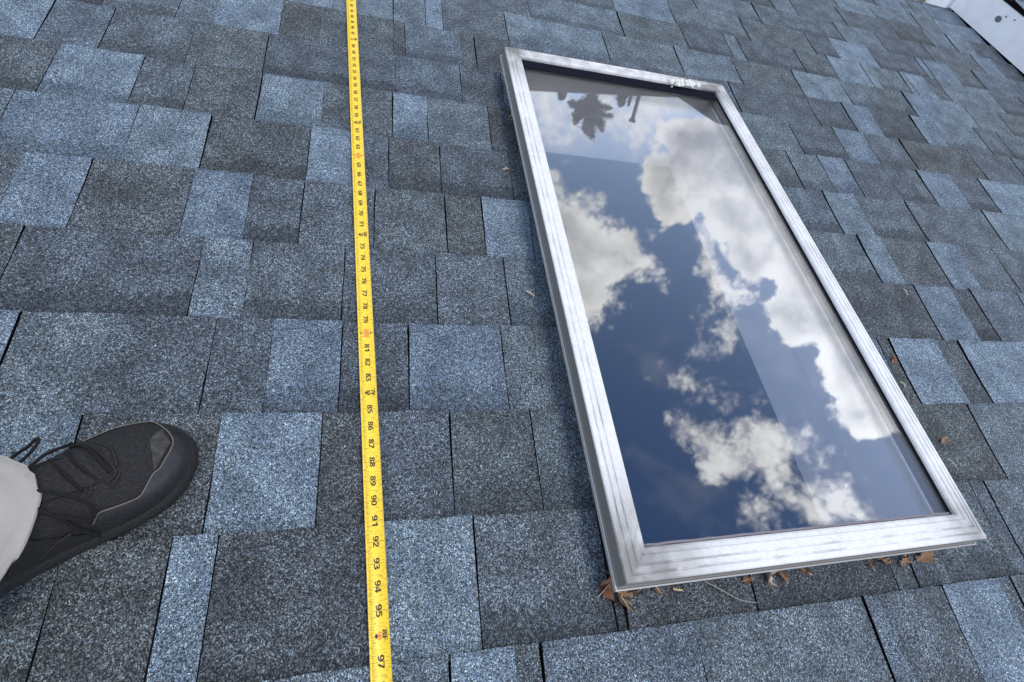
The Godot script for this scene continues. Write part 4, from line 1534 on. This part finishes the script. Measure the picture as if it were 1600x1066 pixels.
func make_litter() -> void:
	put_leaf("curled russet oak leaf at the lower left corner of the skylight", 12.46, -15.93, 1.05, 0.6, 0.35, 0)
	put_leaf("pale flat leaf tucked under the frame beside the corner leaf", 15.02, -16.26, 0.60, 2.20, 0.20, 1)
	put_leaf("crumpled brown leaf under the left rail near the lower corner", 13.03, -13.58, 0.50, 1.20, 0.70, 3)
	put_leaf("small dark leaf caught against the middle of the left rail", 12.75, -1.81, 0.45, 0.40, 0.60, 3)
	put_leaf("bleached leaf wedged at the upper part of the left rail", 12.19, 23.11, 0.80, 1.10, 0.50, 2)
	put_leaf("reddish leaf below the bleached one against the left rail", 12.45, 21.86, 0.60, 2.40, 0.50, 0)
	put_leaf("small orange leaf scrap below the middle of the lower rail", 20.70, -16.48, 0.42, 0.20, 0.40, 0)
	put_leaf("grey shredded leaf clump below the middle of the lower rail", 22.04, -16.44, 0.75, 1.70, 0.50, 2)
	put_leaf("brown leaf under the lower rail near the right corner", 30.53, -16.37, 0.65, 2.90, 0.40, 1)
	put_leaf("crumpled tan leaf next to it under the lower rail", 32.02, -16.42, 0.60, 0.90, 0.50, 1)
	put_leaf("larger tan leaf under the lower rail close to the right corner", 33.70, -16.34, 0.80, 0.30, 0.40, 1)
	put_leaf("tiny brown leaf beside the right rail on the dark shingle", 40.80, -2.09, 0.50, 1.00, 0.30, 0)
	put_leaf("tan leaf scrap lying on the shingles right of the lower right rail", 41.06, -8.98, 0.50, 0.50, 0.10, 1)
	put_leaf("pale chip of leaf lying on the shingle left of the skylight", 10.75, 15.60, 0.34, 0.20, 0.10, 2)
	put_leaf("dark crumb of leaf above the corner leaf pile", 12.72, -15.74, 0.42, 4.39, 0.30, 0)
	put_leaf("tan leaf lying below the curled corner leaf", 12.96, -16.51, 0.85, 2.0, 0.3, 1)
	put_leaf("brown leaf scrap right of the corner leaf pile", 13.47, -16.51, 0.31, 0.32, 0.41, 1)
	put_leaf("small leaf scrap at the top of the corner pile", 12.58, -15.42, 0.29, 2.81, 0.25, 3)
	put_leaf("loose leaf scrap between corner pile and straw", 13.99, -16.47, 0.45, 3.66, 0.12, 3)
	put_leaf("first small leaf scrap along the lower rail counted from the corner pile", 23.14, -16.41, 0.48, 5.07, 0.28, 1)
	put_leaf("second small leaf scrap along the lower rail counted from the corner pile", 24.82, -16.36, 0.37, 5.81, 0.78, 0)
	put_leaf("third small leaf scrap along the lower rail counted from the corner pile", 29.65, -16.44, 0.37, 4.88, 0.60, 1)
	put_twig("thin grey curved twig on the shingles below the lower rail", [[18.01, -16.31, 0.30], [18.82, -16.83, 0.40], [19.80, -17.43, 0.40], [20.85, -17.66, 0.30]], 0.030, 0.3, 0.26, 0.22)
	put_twig("short pale straw lying under the lower rail near the corner", [[16.06, -16.50, 0.30], [16.27, -16.59, 0.40], [16.57, -16.61, 0.30]], 0.070, 0.55, 0.44, 0.25)
	put_twig("short tan stick on the dark shingle left of the skylight", [[10.77, 2.90, 0.30], [10.97, 2.69, 0.40], [11.26, 2.49, 0.30]], 0.080, 0.5, 0.4, 0.28)
	put_twig("pale bent straw beside the lower right rail", [[40.18, -4.18, 0.30], [40.29, -4.40, 0.40], [40.29, -4.68, 0.30]], 0.060, 0.55, 0.48, 0.36)
	put_twig("thin straw on the shingles by the lower right corner of the skylight", [[40.50, -10.38, 0.30], [40.61, -10.71, 0.40], [40.79, -11.05, 0.30]], 0.030, 0.5, 0.45, 0.36)
	put_twig("short straw on the shingles right of the skylight", [[46.93, 5.34, 0.30], [46.96, 5.05, 0.40], [47.02, 4.69, 0.30]], 0.060, 0.45, 0.38, 0.26)


# ---------------------------------------------------------------- what the glass mirrors, beyond the eave

func from_glass(az: float, dist: float, y: float) -> Vector3:
	# a place by its bearing and distance from the skylight, y metres above it
	return Vector3(0.6, 3.55, 0.0) + Vector3(sin(deg_to_rad(az)) * dist, y, -cos(deg_to_rad(az)) * dist)


func house(called: String, label: String, a: Vector3, b: Vector3, half: float, drop: float, hip: float, roof_mat: Material, wall_mat: Material) -> Node3D:
	# ridge from a to b; eaves half metres to either side and drop metres lower
	var o := thing(called, label, "house", Transform3D(Basis.IDENTITY, Vector3(a.x, 0, a.z)), "houses mirrored in the glass")
	var base := Vector3(a.x, 0, a.z)
	var along := (b - a).normalized()
	var side := along.cross(Vector3.UP).normalized()
	var e := []
	for k in [[a - along * hip, -1], [a - along * hip, 1], [b + along * hip, 1], [b + along * hip, -1]]:
		e.append((k[0] as Vector3) + side * half * k[1] - Vector3.UP * drop - base)
	var ra := a - base
	var rb := b - base
	var st := tool()
	st.set_smooth_group(-1)
	quad(st, ra, rb, e[2], e[1])
	quad(st, rb, ra, e[0], e[3])
	for t in [[ra, e[1], e[0]], [rb, e[3], e[2]]]:
		for p in t:
			st.add_vertex(p)
	for k in 4:
		var k2 := (k + 1) % 4
		quad(st, e[k], e[k2], e[k2] - Vector3.UP * 0.25, e[k] - Vector3.UP * 0.25)
	quad(st, e[0] - Vector3.UP * 0.25, e[1] - Vector3.UP * 0.25, e[2] - Vector3.UP * 0.25, e[3] - Vector3.UP * 0.25)
	part("house_roof", done(st), roof_mat, o)
	st = tool()
	st.set_smooth_group(-1)
	var mid: Vector3 = (e[0] + e[1] + e[2] + e[3]) / 4.0
	for k in 4:
		var k2 := (k + 1) % 4
		var p: Vector3 = e[k].lerp(mid, 0.07) - Vector3.UP * 0.26
		var q: Vector3 = e[k2].lerp(mid, 0.07) - Vector3.UP * 0.26
		quad(st, p, q, Vector3(q.x, 0, q.z), Vector3(p.x, 0, p.z))
	part("house_wall", done(st), wall_mat, o)
	return o


func make_neighbours() -> void:
	var brown := plain(0.03, 0.024, 0.019, 0.95)
	var wall := plain(0.2, 0.16, 0.12, 0.9)
	var a := from_glass(2.0, 20.2, 3.0)
	var b := from_glass(29.0, 33.9, 3.0)
	var h := house("house", "brown-roofed house with a long ridge below the pine, mirrored in the glass", a, b, 5.0, 2.6, 0.4, brown, wall)
	# flue on its roof
	var st := tool()
	var foot := from_glass(25.47, 30.0, 2.2) - h.position
	var tip := from_glass(25.5, 30.0, 4.1) - h.position
	tube(st, PackedVector3Array([foot, tip]), 0.11, 8)
	tube(st, PackedVector3Array([tip - Vector3(0, 0.02, 0), tip + Vector3(0, 0.14, 0)]), 0.19, 8)
	var foot2 := from_glass(24.7, 30.0, 2.2) - h.position
	tube(st, PackedVector3Array([foot2, foot2 + Vector3(0, 1.3, 0)]), 0.1, 8)
	part("flue", done(st), plain(0.1, 0.095, 0.09, 0.8), h)
	house("house", "hip-roofed house standing before the long brown one, mirrored in the glass", from_glass(33.6, 24.0, 2.64), from_glass(47.0, 25.0, 2.64), 4.5, 1.9, 4.4, plain(0.03, 0.024, 0.019, 0.95), wall)
	feathery_pine()
	spruce("short spruce peeping over the brown roof beside the feathery pine", from_glass(24.0, 37.0, 0), 4.55 + 3.55, 1.5, 2)
	spruce("low bushy spruce at the left end of the brown ridge", from_glass(17.9, 36.0, 0), 4.85 + 3.55, 1.4, 3)


func spruce(label: String, where: Vector3, tall: float, spread: float, seed_: int) -> void:
	where.y = 0.0
	var r := RandomNumberGenerator.new()
	r.seed = seed_
	var o := thing("spruce_tree", label, "tree", Transform3D(Basis.IDENTITY, where), "spruces mirrored in the glass")
	var st := tool()
	tube(st, PackedVector3Array([Vector3.ZERO, Vector3(0.05, tall * 0.5, 0), Vector3(0, tall * 0.98, 0)]), 0.22, 8, 0.02)
	part("trunk", done(st, true), plain(0.06, 0.045, 0.035, 0.95), o)
	st = tool()
	st.set_smooth_group(-1)
	var y := tall * 0.25
	while y < tall - 0.1:
		var f := 1.0 - y / tall
		var reach := spread * pow(f * 1.6, 0.6)
		for k in 9:
			var a := r.randf() * TAU
			var length := reach * r.randf_range(0.4, 1.15)
			var out := Vector3(cos(a), 0, sin(a))
			var root := Vector3(0, y + r.randf_range(-0.12, 0.12), 0)
			var sprays := int(6 + length * 22)
			for i in sprays:
				var t := (i + 0.5) / sprays
				var p := root + out * length * t + Vector3.UP * length * (0.12 - 0.45 * t * t)
				for s in 3:
					var dir := (out * r.randf_range(0.2, 1.0) + out.cross(Vector3.UP) * r.randf_range(-1, 1) + Vector3.UP * r.randf_range(-0.7, 0.25)).normalized()
					var w := dir.cross(Vector3(r.randf() - 0.5, r.randf(), r.randf() - 0.5)).normalized() * 0.045
					var l := dir * r.randf_range(0.12, 0.34) * (1.1 - 0.5 * t)
					for q in [p - w, p + l, p + w]:
						st.add_vertex(q)
		y += 0.17
	part("crown", done(st), plain(0.03, 0.045, 0.025, 0.9), o)


func feathery_pine() -> void:
	# a pine whose upswept, drooping-tipped limbs show over the ridge
	var r := RandomNumberGenerator.new()
	r.seed = 9
	var dist := 36.0
	var place := func(az: float, el: float) -> Vector3:
		return from_glass(az, dist, dist * tan(deg_to_rad(el)))
	var base: Vector3 = place.call(20.7, 5.6)
	var o := thing("pine_tree", "feathery pine with drooping limbs rising behind the long brown roof, mirrored in the glass", "tree", Transform3D(Basis.IDENTITY, Vector3(base.x, 0, base.z)))
	var st := tool()
	var foot := Vector3(base.x, 0, base.z)
	tube(st, PackedVector3Array([Vector3.ZERO, base - foot, (place.call(21.3, 8.6) as Vector3) - foot]), 0.25, 8, 0.06)
	part("trunk", done(st, true), plain(0.06, 0.045, 0.035, 0.95), o)
	st = tool()
	st.set_smooth_group(-1)
	# limbs as bearing and height of root, knee and tip
	var limbs := [[20.9, 6.6, 19.7, 7.6, 19.2, 7.8], [20.9, 6.9, 19.7, 8.4, 19.2, 8.6], [21.0, 7.2, 20.0, 8.7, 19.7, 9.3], [21.1, 7.6, 20.6, 9.0, 20.5, 9.7], [21.2, 7.8, 21.3, 9.3, 21.3, 10.1], [21.2, 8.0, 21.7, 9.4, 21.9, 10.4], [21.2, 7.6, 22.0, 8.6, 22.3, 9.3], [21.1, 7.0, 22.4, 8.0, 23.4, 8.0], [21.0, 6.7, 22.2, 7.3, 23.1, 7.3]]
	for k in 14:
		var az := r.randf_range(19.6, 22.2)
		limbs.append([21.0, r.randf_range(6.4, 7.8), lerpf(21.0, az, 0.6) + r.randf_range(-0.2, 0.2), r.randf_range(7.4, 8.6), az, r.randf_range(7.8, 9.4)])
	for l in limbs:
		var swing := r.randf_range(-1.2, 1.2)
		var p0: Vector3 = (place.call(l[0], l[1]) as Vector3) - foot
		var p1: Vector3 = (place.call(l[2], l[3]) as Vector3) - foot + Vector3(0, 0, swing * 0.6)
		var p2: Vector3 = (place.call(l[4], l[5]) as Vector3) - foot + Vector3(0, 0, swing)
		var line := spline(PackedVector3Array([p0, p1, p2]), 14)
		for i in line.size():
			var t := float(i) / line.size()
			for k in 22:
				var dir := Vector3(r.randfn(0.0, 0.7), r.randf_range(-0.8, 0.7), r.randfn(0.0, 0.7)).normalized()
				var w := dir.cross(Vector3(r.randf() - 0.5, r.randf() - 0.5, r.randf() - 0.5)).normalized() * 0.024
				var p := line[i] + Vector3(r.randfn(0.0, 0.08), r.randfn(0.0, 0.08), r.randfn(0.0, 0.12))
				var long := r.randf_range(0.08, 0.3) if r.randf() < 0.75 else r.randf_range(0.3, 0.55)
				var q := p + dir * long * (1.2 - 0.6 * t)
				for e in [p - w, q, p + w]:
					st.add_vertex(e)
	part("crown", done(st), plain(0.014, 0.017, 0.011, 0.95), o)
